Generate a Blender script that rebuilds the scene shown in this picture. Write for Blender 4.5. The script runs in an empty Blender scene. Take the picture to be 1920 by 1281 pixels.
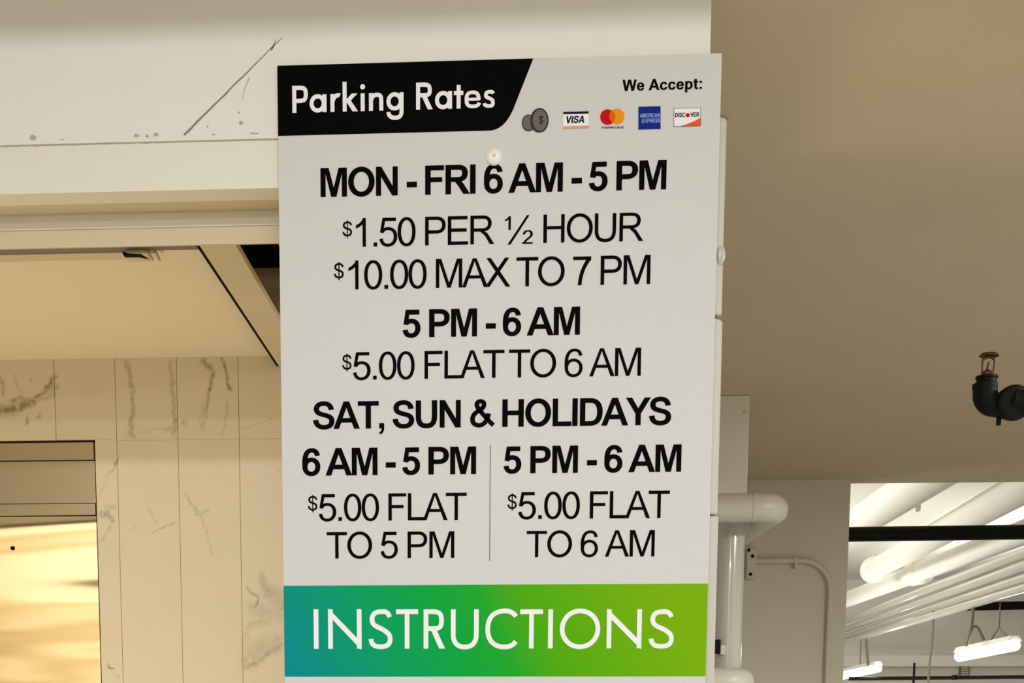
import bpy, bmesh, math, random
from mathutils import Vector, Matrix, noise
random.seed(7)
EYE = 1.6                                            # height of the lens above the floor
C = bpy.context.scene.collection

# ------------------------------------------------------------------ camera, world, lights, exposure
F_PX, PP_X, PP_Y, YAW, PITCH = 2532.4, 784.5, 1636.0, 0.0607, 0.1245
sc = bpy.context.scene
cam_data = bpy.data.cameras.new('camera')
cam_data.sensor_width = 36.0
cam_data.lens = F_PX * 36.0 / 1920.0
cam_data.shift_x = (960.0 - PP_X) / 1920.0
cam_data.shift_y = (PP_Y - 640.5) / 1920.0
cam_data.clip_start = 0.01
cam = bpy.data.objects.new('camera', cam_data)
cam.location = (0, 0, EYE)
cam.rotation_euler = (math.pi / 2 - PITCH, 0, YAW)
C.objects.link(cam)
sc.camera = cam

sc.view_settings.view_transform = 'Standard'
sc.view_settings.look = 'None'
sc.view_settings.gamma = 1.0
sc.view_settings.use_curve_mapping = False
sc.view_settings.exposure = 0.66

world = bpy.data.worlds.new('world')
sc.world = world
world.use_nodes = True
world.node_tree.nodes['Background'].inputs['Color'].default_value = (1.0, 0.97, 0.90, 1)
world.node_tree.nodes['Background'].inputs['Strength'].default_value = 0.30

def area_light(name, loc, target, sx, sy, power, color, spread=math.pi):
    d = bpy.data.lights.new(name, 'AREA')
    d.shape = 'RECTANGLE'; d.size = sx; d.size_y = sy; d.energy = power; d.color = color; d.spread = spread
    o = bpy.data.objects.new(name, d)
    o.location = loc
    v = Vector(target) - Vector(loc)
    o.rotation_euler = v.to_track_quat('-Z', 'Y').to_euler()
    C.objects.link(o)
    return o

LAMP = (0.965, 1.0, 1.08)
AISLE = (1.0, 0.985, 0.955)
area_light('overhead_light', (0.1, -0.7, EYE + 1.44), (0.1, 0.75, 0), 2.4, 0.12, 35, LAMP)
area_light('overhead_light', (0.1, -3.4, EYE + 1.44), (0.1, -3.4, 0), 2.4, 0.5, 146, LAMP)
area_light('overhead_light', (3.0, 2.6, EYE + 1.15), (3.0, 2.6, 0), 0.4, 2.0, 155, AISLE)  # unseen light added to brighten the right-hand slab
area_light('rear_fill', (-2.4, -4.6, EYE + 1.2), (-2.4, -6.0, EYE + 0.5), 5.0, 0.3, 52, (1.0, 0.95, 0.82))  # unseen light added so the rear wall reflects brightly in the lift door
area_light('lobby_fill', (-1.6, 2.70, EYE - 0.95), (-0.6, 3.05, EYE + 0.3), 0.6, 0.5, 6.2, (1.0, 0.86, 0.60))  # unseen low fill added for the warm bounce on the marble
area_light('garage_light', (-0.9, 11.5, EYE + 0.9), (4.0, 12.0, EYE + 1.5), 4.0, 0.6, 110, (1.0, 0.98, 0.92))
area_light('garage_light', (5.5, 14.0, EYE - 0.8), (5.5, 14.4, EYE + 3), 5.0, 5.0, 90, (1.0, 0.98, 0.92), 2.2)  # unseen upward fill added to lift the pipes of the far bay

# ------------------------------------------------------------------ geometry helpers
def cam_axes():
    cy, sy, cp, sp = math.cos(YAW), math.sin(YAW), math.cos(PITCH), math.sin(PITCH)
    fwd = Vector((-sy * cp, cy * cp, -sp)); right = Vector((cy, sy, 0))
    return right, right.cross(fwd), fwd
RIGHT, UP, FWD = cam_axes()
def ray(px, py):
    return (RIGHT * ((px - PP_X) / F_PX) - UP * ((py - PP_Y) / F_PX) + FWD)
def at_y(px, py, Y):                                 # the point at depth Y seen at that pixel
    d = ray(px, py); t = Y / d.y
    return Vector((d.x * t, Y, EYE + d.z * t))
def at_z(px, py, z):                                 # the point at height z above the eye
    d = ray(px, py); t = z / d.z
    return Vector((d.x * t, d.y * t, EYE + z))
def px_x(px, py, Y): return at_y(px, py, Y).x
def px_z(px, py, Y): return at_y(px, py, Y).z

class MB:
    def __init__(self): self.v = []; self.f = []; self.m = []
    def add(self, vs, fs, mi=0):
        o = len(self.v); self.v += [tuple(p) for p in vs]
        self.f += [tuple(o + i for i in f) for f in fs]; self.m += [mi] * len(fs); return self
    def box(self, x0, x1, y0, y1, z0, z1, mi=0):
        return self.add([(x0,y0,z0),(x1,y0,z0),(x1,y1,z0),(x0,y1,z0),(x0,y0,z1),(x1,y0,z1),(x1,y1,z1),(x0,y1,z1)],
                        [(3,2,1,0),(4,5,6,7),(0,1,5,4),(1,2,6,5),(2,3,7,6),(3,0,4,7)], mi)
    def tube(self, pts, r, n=16, mi=0, caps=True):
        pts = [Vector(p) for p in pts]; rs = r if isinstance(r, (list, tuple)) else [r] * len(pts)
        up = None; vs = []; fs = []
        for i, p in enumerate(pts):
            t = (pts[min(i + 1, len(pts) - 1)] - pts[max(i - 1, 0)])
            if t.length < 1e-9: t = pts[-1] - pts[0]
            t.normalize()
            if up is None:
                a = Vector((0, 0, 1)) if abs(t.z) < .9 else Vector((1, 0, 0))
                up = (a - t * a.dot(t)).normalized()
            else:
                up = (up - t * up.dot(t)).normalized()
            b = t.cross(up)
            for k in range(n):
                an = 2 * math.pi * k / n
                vs.append(p + (up * math.cos(an) + b * math.sin(an)) * rs[i])
        for i in range(len(pts) - 1):
            for k in range(n):
                a, b2 = i * n + k, i * n + (k + 1) % n
                fs.append((a, a + n, b2 + n, b2))
        if caps:
            fs.append(tuple(range(n))); fs.append(tuple(reversed(range(len(vs) - n, len(vs)))))
        return self.add(vs, fs, mi)
    def lathe(self, prof, base, axis=(0, 0, 1), n=24, mi=0):
        """prof: (radius, height) pairs along axis from base"""
        ax = Vector(axis).normalized(); a = Vector((1, 0, 0)) if abs(ax.x) < .9 else Vector((0, 1, 0))
        u = (a - ax * a.dot(ax)).normalized(); w = ax.cross(u); vs = []; fs = []
        for r, h in prof:
            for k in range(n):
                an = 2 * math.pi * k / n
                vs.append(Vector(base) + ax * h + (u * math.cos(an) + w * math.sin(an)) * max(r, 1e-5))
        for i in range(len(prof) - 1):
            for k in range(n):
                p, q = i * n + k, i * n + (k + 1) % n
                fs.append((p, q, q + n, p + n))
        fs.append(tuple(reversed(range(n)))); fs.append(tuple(range(len(vs) - n, len(vs))))
        return self.add(vs, fs, mi)
    def build(self, name, mat, parent=None, smooth=False, bevel=0.0):
        me = bpy.data.meshes.new(name)
        base = Vector((0, 0, 0))
        if parent is not None: base = parent.matrix_world.translation if parent.type == 'EMPTY' else Vector((0, 0, 0))
        off = parent_offset(parent)
        me.from_pydata([tuple(Vector(p) - off) for p in self.v], [], self.f)
        for m in (mat if isinstance(mat, (list, tuple)) else [mat]): me.materials.append(m)
        for p, mi in zip(me.polygons, self.m):
            p.material_index = mi; p.use_smooth = smooth
        me.validate(); me.update()
        bm = bmesh.new(); bm.from_mesh(me)
        if bevel:
            bmesh.ops.remove_doubles(bm, verts=bm.verts, dist=1e-6)
            bmesh.ops.bevel(bm, geom=[e for e in bm.edges if len(e.link_faces) == 2 and e.calc_face_angle(0) > .6], offset=bevel, segments=2, affect='EDGES', profile=.5)
        bm.to_mesh(me); bm.free()
        if smooth:
            try: me.set_sharp_from_angle(angle=math.radians(40))
            except Exception: pass
        o = bpy.data.objects.new(name, me); C.objects.link(o)
        if parent is not None: o.parent = parent
        return o
def parent_offset(p):
    off = Vector((0, 0, 0))
    while p is not None:
        off += Vector(p.location); p = p.parent
    return off
def tag(o, label=None, cat=None, group=None, kind=None):
    if label: o['label'] = label
    if cat: o['category'] = cat
    if group: o['group'] = group
    if kind: o['kind'] = kind
    return o
def thing(name, loc, label, cat, group=None):
    o = bpy.data.objects.new(name, None); o.location = loc; o.empty_display_size = .05; C.objects.link(o)
    return tag(o, label, cat, group)
def struct(name, mb, mat, label=None, parent=None, **k):
    o = mb.build(name, mat, parent, **k)
    if parent is None: o['kind'] = 'structure'
    if label: o['label'] = label
    return o
def arc(c, a, b, r, n=10):
    """points of a quarter bend with corner c, leaving along unit a (towards the corner's incoming side) and b (outgoing side)"""
    c = Vector(c); a = Vector(a).normalized(); b = Vector(b).normalized(); o = c + a * r + b * r
    out = []
    for i in range(n + 1):
        t = math.pi / 2 * i / n
        out.append(o - b * r * math.cos(t) - a * r * math.sin(t))
    return out

# ------------------------------------------------------------------ materials
def lin(c):
    return tuple((x / 255 / 12.92 if x / 255 <= .04045 else ((x / 255 + .055) / 1.055) ** 2.4) for x in c) + (1.0,)
def mat(name, rgb, rough=.6, metal=0.0, spec=.5, bump=0.0, bscale=60, emit=None, estr=0.0, mottled=0.0, mscale=8, coat=0.0):
    m = bpy.data.materials.new(name); m.use_nodes = True
    nt = m.node_tree; b = nt.nodes['Principled BSDF']
    b.inputs['Base Color'].default_value = lin(rgb); b.inputs['Roughness'].default_value = rough
    b.inputs['Metallic'].default_value = metal; b.inputs['Specular IOR Level'].default_value = spec
    b.inputs['Coat Weight'].default_value = coat
    if emit:
        b.inputs['Emission Color'].default_value = lin(emit); b.inputs['Emission Strength'].default_value = estr
    if bump or mottled:
        tc = nt.nodes.new('ShaderNodeTexCoord')
    if bump:
        n = nt.nodes.new('ShaderNodeTexNoise'); n.inputs['Scale'].default_value = bscale; n.inputs['Detail'].default_value = 4
        bp = nt.nodes.new('ShaderNodeBump'); bp.inputs['Strength'].default_value = bump; bp.inputs['Distance'].default_value = .003
        nt.links.new(tc.outputs['Object'], n.inputs['Vector']); nt.links.new(n.outputs['Fac'], bp.inputs['Height'])
        nt.links.new(bp.outputs['Normal'], b.inputs['Normal'])
    if mottled:
        n = nt.nodes.new('ShaderNodeTexNoise'); n.inputs['Scale'].default_value = mscale; n.inputs['Detail'].default_value = 5
        mx = nt.nodes.new('ShaderNodeMix'); mx.data_type = 'RGBA'
        mx.inputs['A'].default_value = lin(rgb); mx.inputs['B'].default_value = lin([c * (1 - mottled) for c in rgb])
        nt.links.new(tc.outputs['Object'], n.inputs['Vector']); nt.links.new(n.outputs['Fac'], mx.inputs['Factor'])
        nt.links.new(mx.outputs['Result'], b.inputs['Base Color'])
    return m

M = {}
M['cream'] = mat('cream_paint', (231, 229, 217), .55, bump=.10, bscale=90, mottled=.03, mscale=5)
M['trim_paint'] = mat('trim_paint', (226, 221, 203), .5, bump=.05, bscale=40)
M['tan_paint'] = mat('tan_paint', (207, 190, 156), .5, bump=.05, bscale=40)
M['reflected_brown'] = mat('reflected_brown', (120, 102, 72), .6)  # only for unseen parts added for the lift door's reflection
M['lobby_paint'] = mat('lobby_paint', (230, 214, 184), .6, bump=.05, bscale=60)
M['dark_gap'] = mat('dark_gap', (13, 9, 6), .9, spec=.1)  # near-black: the shade of gaps and holes is put into the colour
M['cavity'] = mat('cavity_paint', (225, 200, 150), .8)
M['steel'] = mat('brushed_steel', (180, 164, 136), .34, metal=1.0)
M['sign_white'] = mat('sign_white', (208, 206, 202), .5, spec=.2)
M['ink_black'] = mat('black_print', (3, 3, 3), .6, spec=.03)
M['ink_white'] = mat('white_print', (236, 236, 236), .5, spec=.2)
M['ink_grey'] = mat('grey_print', (108, 102, 96), .5, spec=.06)
M['ink_dark'] = mat('dark_grey_print', (52, 47, 44), .5, spec=.06)
M['ink_red'] = mat('red_print', (196, 8, 12), .5, spec=.06)
M['ink_orange'] = mat('orange_print', (236, 148, 18), .5, spec=.06)
M['ink_blend'] = mat('red_orange_print', (226, 96, 8), .5, spec=.06)
M['ink_blue'] = mat('blue_print', (10, 40, 128), .5, spec=.06)
M['ink_pale_blue'] = mat('pale_blue_print', (132, 158, 214), .5, spec=.06)
M['ink_tan'] = mat('tan_print', (214, 164, 108), .5, spec=.06)
M['ink_swoosh'] = mat('swoosh_print', (226, 96, 24), .5, spec=.06)
M['ink_teal'] = mat('teal_print', (86, 128, 134), .5, spec=.06)
M['plastic_white'] = mat('white_plastic', (238, 236, 226), .3)
M['slab'] = mat('slab_paint', (203, 187, 159), .8, bump=.25, bscale=120, mottled=.04, mscale=3)
M['grey_wall'] = mat('grey_wall_paint', (206, 200, 180), .7, bump=.12, bscale=60)
M['pipe_white'] = mat('white_pipe_paint', (206, 202, 186), .4)
M['duct_white'] = mat('white_duct_paint', (228, 222, 206), .5)
M['gloss_white'] = mat('gloss_white_paint', (195, 193, 180), .12, coat=.4)
M['garage_white'] = mat('garage_white_paint', (236, 234, 224), .5)
M['black_iron'] = mat('black_iron', (9, 8, 6), .6, spec=.15, bump=.2, bscale=150, mottled=.4, mscale=30)
M['black_pipe'] = mat('black_pipe_paint', (5, 5, 4), .5, spec=.15)
M['brass'] = mat('aged_brass', (92, 52, 30), .45, metal=.6)
M['red_link'] = mat('dark_red_link', (70, 16, 14), .4)
M['concrete'] = mat('concrete_floor', (172, 166, 154), .7, mottled=.15)
M['tube_glow'] = mat('fluorescent_glow', (255, 255, 245), .3, emit=(255, 252, 240), estr=9)
M['cable'] = mat('grey_cable', (112, 104, 84), .6)
M['tile_edge'] = mat('edge_tile_glaze', (186, 181, 167), .4)
M['joint_dirt'] = mat('joint_dirt', (128, 116, 84), .9)
M['grout'] = mat('grout', (168, 152, 120), .9)
M['crack'] = mat('crack_brown', (150, 124, 104), .9)
M['stain_and_shade'] = mat('stain_shade_grey', (184, 173, 151), .9)  # paint scuffs, and the painted shade line under the lip

def band_material():
    m = bpy.data.materials.new('band_print'); m.use_nodes = True; nt = m.node_tree; b = nt.nodes['Principled BSDF']
    tc = nt.nodes.new('ShaderNodeTexCoord'); sp = nt.nodes.new('ShaderNodeSeparateXYZ')
    nt.links.new(tc.outputs['Generated'], sp.inputs[0])
    ma = nt.nodes.new('ShaderNodeMath'); ma.operation = 'MULTIPLY_ADD'; ma.inputs[1].default_value = .10
    nt.links.new(sp.outputs['Z'], ma.inputs[0]); nt.links.new(sp.outputs['X'], ma.inputs[2])
    r = nt.nodes.new('ShaderNodeValToRGB'); e = r.color_ramp.elements
    e[0].position = .0; e[0].color = lin((0, 138, 148)); e[1].position = 1.0; e[1].color = lin((119, 173, 0))
    for p, c in ((.10, (0, 143, 128)), (.28, (0, 157, 92)), (.45, (8, 162, 60)), (.55, (28, 164, 42)), (.66, (76, 168, 3))):
        k = e.new(p); k.color = lin(c)
    nt.links.new(ma.outputs[0], r.inputs[0]); nt.links.new(r.outputs[0], b.inputs['Base Color'])
    b.inputs['Roughness'].default_value = .55; b.inputs['Specular IOR Level'].default_value = .06
    return m
M['band'] = band_material()

def door_material():
    m = bpy.data.materials.new('polished_steel'); m.use_nodes = True; nt = m.node_tree; b = nt.nodes['Principled BSDF']
    b.inputs['Base Color'].default_value = lin((246, 226, 190)); b.inputs['Metallic'].default_value = 1; b.inputs['Roughness'].default_value = .07
    tc = nt.nodes.new('ShaderNodeTexCoord'); mp = nt.nodes.new('ShaderNodeMapping'); mp.inputs['Scale'].default_value = (.5, 1, 5.2)
    n = nt.nodes.new('ShaderNodeTexNoise'); n.inputs['Scale'].default_value = 1.6; n.inputs['Detail'].default_value = .6
    bp = nt.nodes.new('ShaderNodeBump'); bp.inputs['Strength'].default_value = 1.0; bp.inputs['Distance'].default_value = .007
    nt.links.new(tc.outputs['Object'], mp.inputs[0]); nt.links.new(mp.outputs[0], n.inputs['Vector'])
    nt.links.new(n.outputs['Fac'], bp.inputs['Height']); nt.links.new(bp.outputs['Normal'], b.inputs['Normal'])
    return m
M['door_steel'] = door_material()

def marble_material():
    m = bpy.data.materials.new('veined_marble'); m.use_nodes = True; nt = m.node_tree; b = nt.nodes['Principled BSDF']
    at = nt.nodes.new('ShaderNodeAttribute'); at.attribute_name = 'vein'
    mx = nt.nodes.new('ShaderNodeMix'); mx.data_type = 'RGBA'
    mx.inputs['A'].default_value = lin((222, 206, 174)); mx.inputs['B'].default_value = lin((138, 123, 92))
    nt.links.new(at.outputs['Fac'], mx.inputs['Factor']); nt.links.new(mx.outputs['Result'], b.inputs['Base Color'])
    b.inputs['Roughness'].default_value = .35
    return m
M['marble'] = marble_material()

# ------------------------------------------------------------------ room shell
YS = 2.19                                            # front face of the sign
YW = 2.20                                            # front face of the header and pillar
CEIL = 1.22                                          # underside of the garage slab, above the eye
YL = 3.148                                           # marble wall of the lift lobby
YB = 7.76                                            # grey wall at the back
TOP = EYE + 1.55
XR = px_x(1333, 40, YW)                              # right edge of the pillar
z_lip = px_z(260, 263, YW); z_und = px_z(260, 358, YW)
struct('floor', MB().box(-7, 12, -6, 22, -.1, 0), M['concrete'])
struct('ceiling_front', MB().box(-7, 6, -6, YW, TOP, TOP + .1), M['cream'])
struct('wall_rear', MB().box(-7, 6, -6.1, -6, 0, TOP), M['cream'])
struct('wall_left', MB().box(-7.1, -7, -6, YL + .3, 0, TOP), M['cream'])
struct('beam_front', MB().box(-7, 6, 1.15, 1.40, EYE + 1.176, TOP), M['cream'])  # unseen occluder, placed to cast the shadow line on the header
struct('beam_rear', MB().box(-7, 6, -4.4, -4.2, EYE + 1.36, TOP), M['reflected_brown'])  # unseen, added to darken the top of the door's reflection
struct('trim_20', MB().box(-7, 6, -6, -5.985, 0, EYE + .95), M['tan_paint'])  # unseen panel added to tint the lower part of the door's reflection
for k_, (a_, b_, m_) in enumerate(((.62, .70, 'cream'), (.48, .51, 'reflected_brown'), (.28, .35, 'cream'), (.80, .82, 'reflected_brown'), (.14, .18, 'cream'))):
    struct('trim_%d' % (21 + k_), MB().box(-7, 6, -5.99, -5.975, EYE + a_, EYE + b_), M[m_])  # unseen stripes added to make bands in the door's reflection
front = MB()
front.box(-7, px_x(600, 400, YW), YW, YW + .06, z_lip, TOP)                                          # header face
xp0 = px_x(600, 400, YW)
front.box(xp0, XR, YW, YW + .40, 0, TOP)                                              # pillar behind the sign
wf = struct('wall_front', front, M['cream'])
# paint lip above the lower trim
lip = MB(); n = 90
x0, x1 = px_x(0, 262, YW), px_x(524, 255, YW)
for i in range(n):
    a, b = x0 + (x1 - x0) * i / n, x0 + (x1 - x0) * (i + 1) / n
    h = .0022 + .0016 * noise.noise(Vector((i * .35, 0, 0)))
    lip.box(a, b, YW - .002, YW + .01, z_lip - .003, z_lip + h)
lip.build('paint_lip', M['cream'], wf)
shade = MB()
for i in range(n):
    a, b = x0 + (x1 - x0) * i / n, x0 + (x1 - x0) * (i + 1) / n
    h = .0011 + .0008 * noise.noise(Vector((i * .4, 5, 0)))
    shade.box(a, b, YW - .0006, YW + .01, z_lip - .0032 - h, z_lip - .003)
shade.build('lip_shade', M['stain_and_shade'], wf)  # grey strip paints in the shade under the lip
def ribbon(mb, pts, w0, w1, Y, mi=0, jag=.25):
    P = []
    N = len(pts)
    for i, (x, y) in enumerate(pts):
        p = at_y(x, y, Y); q = at_y(*pts[min(i + 1, N - 1)], Y) - at_y(*pts[max(i - 1, 0)], Y); q.normalize()
        nn = Vector((-q.z, 0, q.x)); w = (w0 + (w1 - w0) * i / (N - 1)) * (1 + jag * random.uniform(-1, 1)) / F_PX * Y / 2
        P += [p + nn * w, p - nn * w]
    mb.add(P, [(2 * i, 2 * i + 2, 2 * i + 3, 2 * i + 1) for i in range(N - 1)], mi)
ck = MB()
line = [(345 + 183 * t + .4 * math.sin(t * 21), 253 - 182 * t + .4 * math.sin(t * 33)) for t in [i / 30 for i in range(31)]]
ribbon(ck, line, 4.0, 1.2, YW - .0004, jag=.12)
ribbon(ck, [(508, 94), (513, 86), (517, 73)], 4, 1, YW - .0004)
ck.build('crack', M['crack'], wf)['label'] = 'brown diagonal crack in the paint'
st = MB()
for x, y, r, s in ((62, 258, 7, 5), (117, 263, 5, 2.5), (256, 254, 5, 3), (276, 254.5, 3.5, 3), (292, 252.5, 5, 3), (452, 230, 5, 3.5), (389, 237, 2, 2), (448, 211, 2.5, 2.5), (401, 252, 4, 1.6), (475, 250, 9, 1.4)):
    vs = []
    for k in range(12):
        an = 2 * math.pi * k / 12; q = 1 + .25 * random.uniform(-1, 1)
        vs.append(at_y(x + r * q * math.cos(an), y + s * q * math.sin(an), YW - .0005))
    st.add(vs, [tuple(range(12))])
ribbon(st, [(468, 145), (461, 160), (456, 175), (454, 190)], 2.2, .8, YW - .0004)
st.build('paint_chips', M['stain_and_shade'], wf)['label'] = 'small chips and scuffs in the cream paint'

# stepped trim under the header
Y2 = 2.296
t1 = MB().box(-7, xp0 + .05, YW + .001, YW + .05, z_und, z_lip - .003)
struct('trim_1', t1, M['trim_paint'])
z2b = px_z(260, 460, Y2); z2g = px_z(260, 427, Y2)
struct('trim_2', MB().box(-7, xp0 + .05, YW + .05, Y2 + .002, z_und, z_und + .05), M['tan_paint'])
t3 = MB().box(-7, xp0 + .05, Y2, Y2 + .008, z2g, z_und + .02)
struct('trim_3', t3, M['trim_paint'])
struct('trim_4', MB().box(-7, xp0 + .05, Y2 + .003, Y2 + .008, z2b, z2g), M['tan_paint'])
# near-black sheet standing in for the shade of the void above the gap
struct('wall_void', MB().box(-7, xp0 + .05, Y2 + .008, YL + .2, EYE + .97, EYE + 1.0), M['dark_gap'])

# lift-lobby ceiling
ZC = px_z(260, 671, YL) - EYE
yc0 = at_z(260, 470.5, ZC).y
xl = at_z(381, 472, ZC).x
struct('trim_8', MB().box(-7, at_z(447, 472, ZC).x, Y2 + .009, yc0 + .01, EYE + ZC + .022, EYE + ZC + .03), M['dark_gap'])  # near-black board painting in the dark of the ceiling gap
def depth_x(px, py, z): return at_z(px, py, z).x
ZR = ZC - .024
xr0 = depth_x(383, 474, ZR)
lob = MB().box(-7, xr0 - .004, yc0, YL + .02, EYE + ZC, EYE + ZC + .02)
struct('ceiling_lobby', lob, M['lobby_paint'])
xr1 = depth_x(449, 472, ZR)
struct('trim_5', MB().box(xr0, xr1, 2.325, YL - .001, EYE + ZR, EYE + ZR + .012), M['tan_paint'])
struct('trim_6', MB().box(xr0 - .006, xr0, 2.325, YL - .001, EYE + ZR + .0005, EYE + ZC), M['dark_gap'])
struct('ceiling_recess', MB().box(xr1, xp0 + .6, 2.33, YL + .1, EYE + .90, EYE + .93), M['cavity'])

struct('wall_recess', MB().box(-1.2, xp0 + .6, YL + .002, YL + .02, EYE + ZC - .005, EYE + 1.0), M['cavity'])
# marble wall of the lobby, plank tiles with veins
def seg_d(x, y, a, b):
    ax, ay = a; bx, by = b; dx, dy = bx - ax, by - ay
    t = max(0, min(1, ((x - ax) * dx + (y - ay) * dy) / (dx * dx + dy * dy + 1e-9)))
    return math.hypot(x - ax - t * dx, y - ay - t * dy), t
VEINS = [  # polyline in picture units, half width at start/end, strength
    ([(0, 770), (22, 768), (45, 760), (62, 752)], 9, 5, .95), ([(25, 752), (38, 746), (50, 752)], 4, 3, .8),
    ([(45, 762), (62, 752), (78, 738), (92, 722), (103, 706)], 3.5, 4, .8), ([(55, 764), (72, 752), (90, 745), (102, 740)], 1.8, 3, .5),
    ([(0, 712), (8, 722), (5, 740)], 5, 2, .6), ([(27, 705), (32, 722), (40, 740)], 2, 2, .4), ([(55, 710), (60, 718)], 2.5, 1.5, .4),
    ([(49, 797), (53, 782)], 2.5, 1.5, .6), ([(72, 782), (74, 777)], 3, 2, .5), ([(92, 735), (103, 725)], 6, 6, .45),
    ([(237, 680), (244, 705), (248, 735), (250, 765), (246, 790), (248, 818)], 4, 3, .6), ([(244, 812), (254, 820)], 5, 2, .5),
    ([(318, 680), (323, 720), (326, 760), (329, 800), (326, 812)], 3, 4, .55), ([(312, 805), (326, 802)], 4, 4, .4), ([(262, 812), (285, 805), (310, 800)], 1.2, 1.2, .25),
    ([(380, 676), (392, 688), (399, 700), (396, 720), (390, 745), (386, 770)], 4, 2, .85), ([(399, 700), (412, 690)], 2, 1, .4), ([(390, 742), (382, 775), (380, 800)], 5, 5, .3),
    ([(417, 674), (423, 690), (428, 710), (430, 732)], 3, 2.5, .85), ([(426, 755), (423, 785), (417, 815)], 2, 1.2, .45), ([(345, 792), (350, 795)], 4, 3, .35),
    ([(454, 804), (480, 797), (510, 784)], .9, .9, .35), ([(520, 882), (526, 884)], 2, 2, .4),
    ([(216, 874), (220, 860)], 2.6, 1.4, .7), ([(198, 895), (216, 874)], 1, 2, .4), ([(190, 965), (202, 962), (212, 978)], 5, 3, .6), ([(202, 955), (215, 948)], 5, 5, .3),
    ([(190, 1015), (207, 990)], 2, 3, .3), ([(187, 930), (206, 900)], 1.5, 1, .25),
    ([(280, 955), (288, 972), (293, 982)], 1, 1.4, .45), ([(284, 1000), (305, 990), (328, 979)], 1, 1.6, .6), ([(247, 992), (262, 985)], 1.2, 1, .3),
    ([(345, 925), (356, 940), (366, 955), (377, 966)], 1.5, 2.5, .45), ([(370, 964), (380, 962), (390, 957)], 2.5, 1.6, .55), ([(377, 966), (388, 1000), (394, 1025), (400, 1042)], 2, 1, .35),
    ([(201, 1246), (205, 1253), (213, 1254)], 1.2, 1.2, .9), ([(212, 1262), (222, 1270)], 1.5, 1, .4),
    ([(490, 1078), (492, 1092), (500, 1105), (508, 1112)], 5, 8, .45), ([(463, 1102), (472, 1113), (482, 1118), (484, 1128), (478, 1136)], 1.5, 2.6, .7),
    ([(505, 1112), (520, 1118), (526, 1140)], 12, 12, .35), ([(477, 1140), (500, 1150), (522, 1150)], 10, 18, .28), ([(462, 1180), (470, 1172), (500, 1165)], 1.5, 8, .3),
    ([(460, 1250), (480, 1245), (505, 1222), (528, 1212)], 3, 6, .6), ([(470, 1235), (490, 1215), (520, 1205)], 16, 14, .32), ([(462, 1195), (466, 1240)], 8, 10, .2),
]
JX = [-125, -12, 102.7, 216.6, 331.9, 447.2, 562]     # joints at picture height 700
def jx(px): return px_x(px, 740, YL)
zt0 = px_z(260, 671, YL); zj = px_z(400, 824, YL); zj2 = zj - .62
xo = px_x(184, 1050, YL); zo = px_z(90, 826, YL)      # right and top edge of the lift opening
def px_of(p):
    d = p - cam.location
    w = d.dot(FWD)
    return PP_X + F_PX * d.dot(RIGHT) / w, PP_Y - F_PX * d.dot(UP) / w
marble = MB(); vein_val = []
def vein_at(x, z):
    u, v = px_of(Vector((x, YL, z)))
    w = Vector((x * 60, z * 60, 0))
    du = 3.2 * noise.noise(w) + 1.8 * noise.noise(w * 2.7); dv = 3.2 * noise.noise(w + Vector((9, 3, 1))) + 1.8 * noise.noise(w * 2.7 + Vector((4, 0, 2)))
    u += du * 1.15; v += dv * .9
    best = 0
    for pts, h0, h1, s in VEINS:
        if not (min(p[0] for p in pts) - 40 < u < max(p[0] for p in pts) + 40 and min(p[1] for p in pts) - 40 < v < max(p[1] for p in pts) + 40): continue
        for i in range(len(pts) - 1):
            d, t = seg_d(u, v, pts[i], pts[i + 1]); tt = (i + t) / (len(pts) - 1); h = h0 + (h1 - h0) * tt
            k = 1 - max(0, min(1, (d - h * .3) / (h * 1.8)))
            k = k * k * (3 - 2 * k) * s * (.75 + .7 * noise.noise(w * 1.7 + Vector((i, 7, 3))))
            best = max(best, k)
    back = max(0, noise.noise(Vector((x * 9, z * 9, 4)))) * .06
    return min(1, max(0, best * .95 + back))
def slab(x0, x1, z0, z1, fine):
    g = .0006
    x0 += g; x1 -= g; z0 += g * .35; z1 -= g * .35
    nx = max(1, int((x1 - x0) / .0022)) if fine else 4; nz = max(1, int((z1 - z0) / .0022)) if fine else 4
    o = len(marble.v)
    for j in range(nz + 1):
        for i in range(nx + 1):
            x, z = x0 + (x1 - x0) * i / nx, z0 + (z1 - z0) * j / nz
            marble.v.append((x, YL, z)); vein_val.append(vein_at(x, z) if fine else 0)
    for j in range(nz):
        for i in range(nx):
            a = o + j * (nx + 1) + i; marble.f.append((a, a + 1, a + nx + 2, a + nx + 1)); marble.m.append(0)
zbot = px_z(300, 1300, YL)
for k in range(len(JX) - 1):
    a, b = jx(JX[k]), jx(JX[k + 1])
    rows = [(zj, zt0 + .01)]
    if k in (2,): rows = [(zo, zt0 + .01)]
    if b <= xo: rows = [(zo, zt0 + .01)]
    for z0, z1 in rows: slab(a, b, z0, z1, JX[k] > -100)
    if a < xo < b:
        slab(xo, b, zbot, zo, True); slab(xo, b, 0, zbot, False)
    elif a >= xo:
        slab(a, b, zbot, zj, True); slab(a, b, 0, zbot, False)
slab(-7, jx(JX[0]), zo, zt0 + .01, False); slab(-7, jx(-420), 0, zo, False)
slab(jx(JX[-1]), jx(JX[-1]) + .9, 0, zt0 + .01, False)
wm = marble.build('wall_marble', M['marble']); wm['kind'] = 'structure'
att = wm.data.attributes.new('vein', 'FLOAT', 'POINT')
att.data.foreach_set('value', vein_val)
gr = MB()
gr.box(-7, jx(-420), YL + .0012, YL + .02, 0, zt0 + .01)
gr.box(jx(-420), jx(JX[-1]) + .9, YL + .0012, YL + .02, zo + .001, zt0 + .01)
gr.box(xo + .001, jx(JX[-1]) + .9, YL + .0012, YL + .02, 0, zo + .001)
gr.build('grout', M['grout'], wm)

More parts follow.
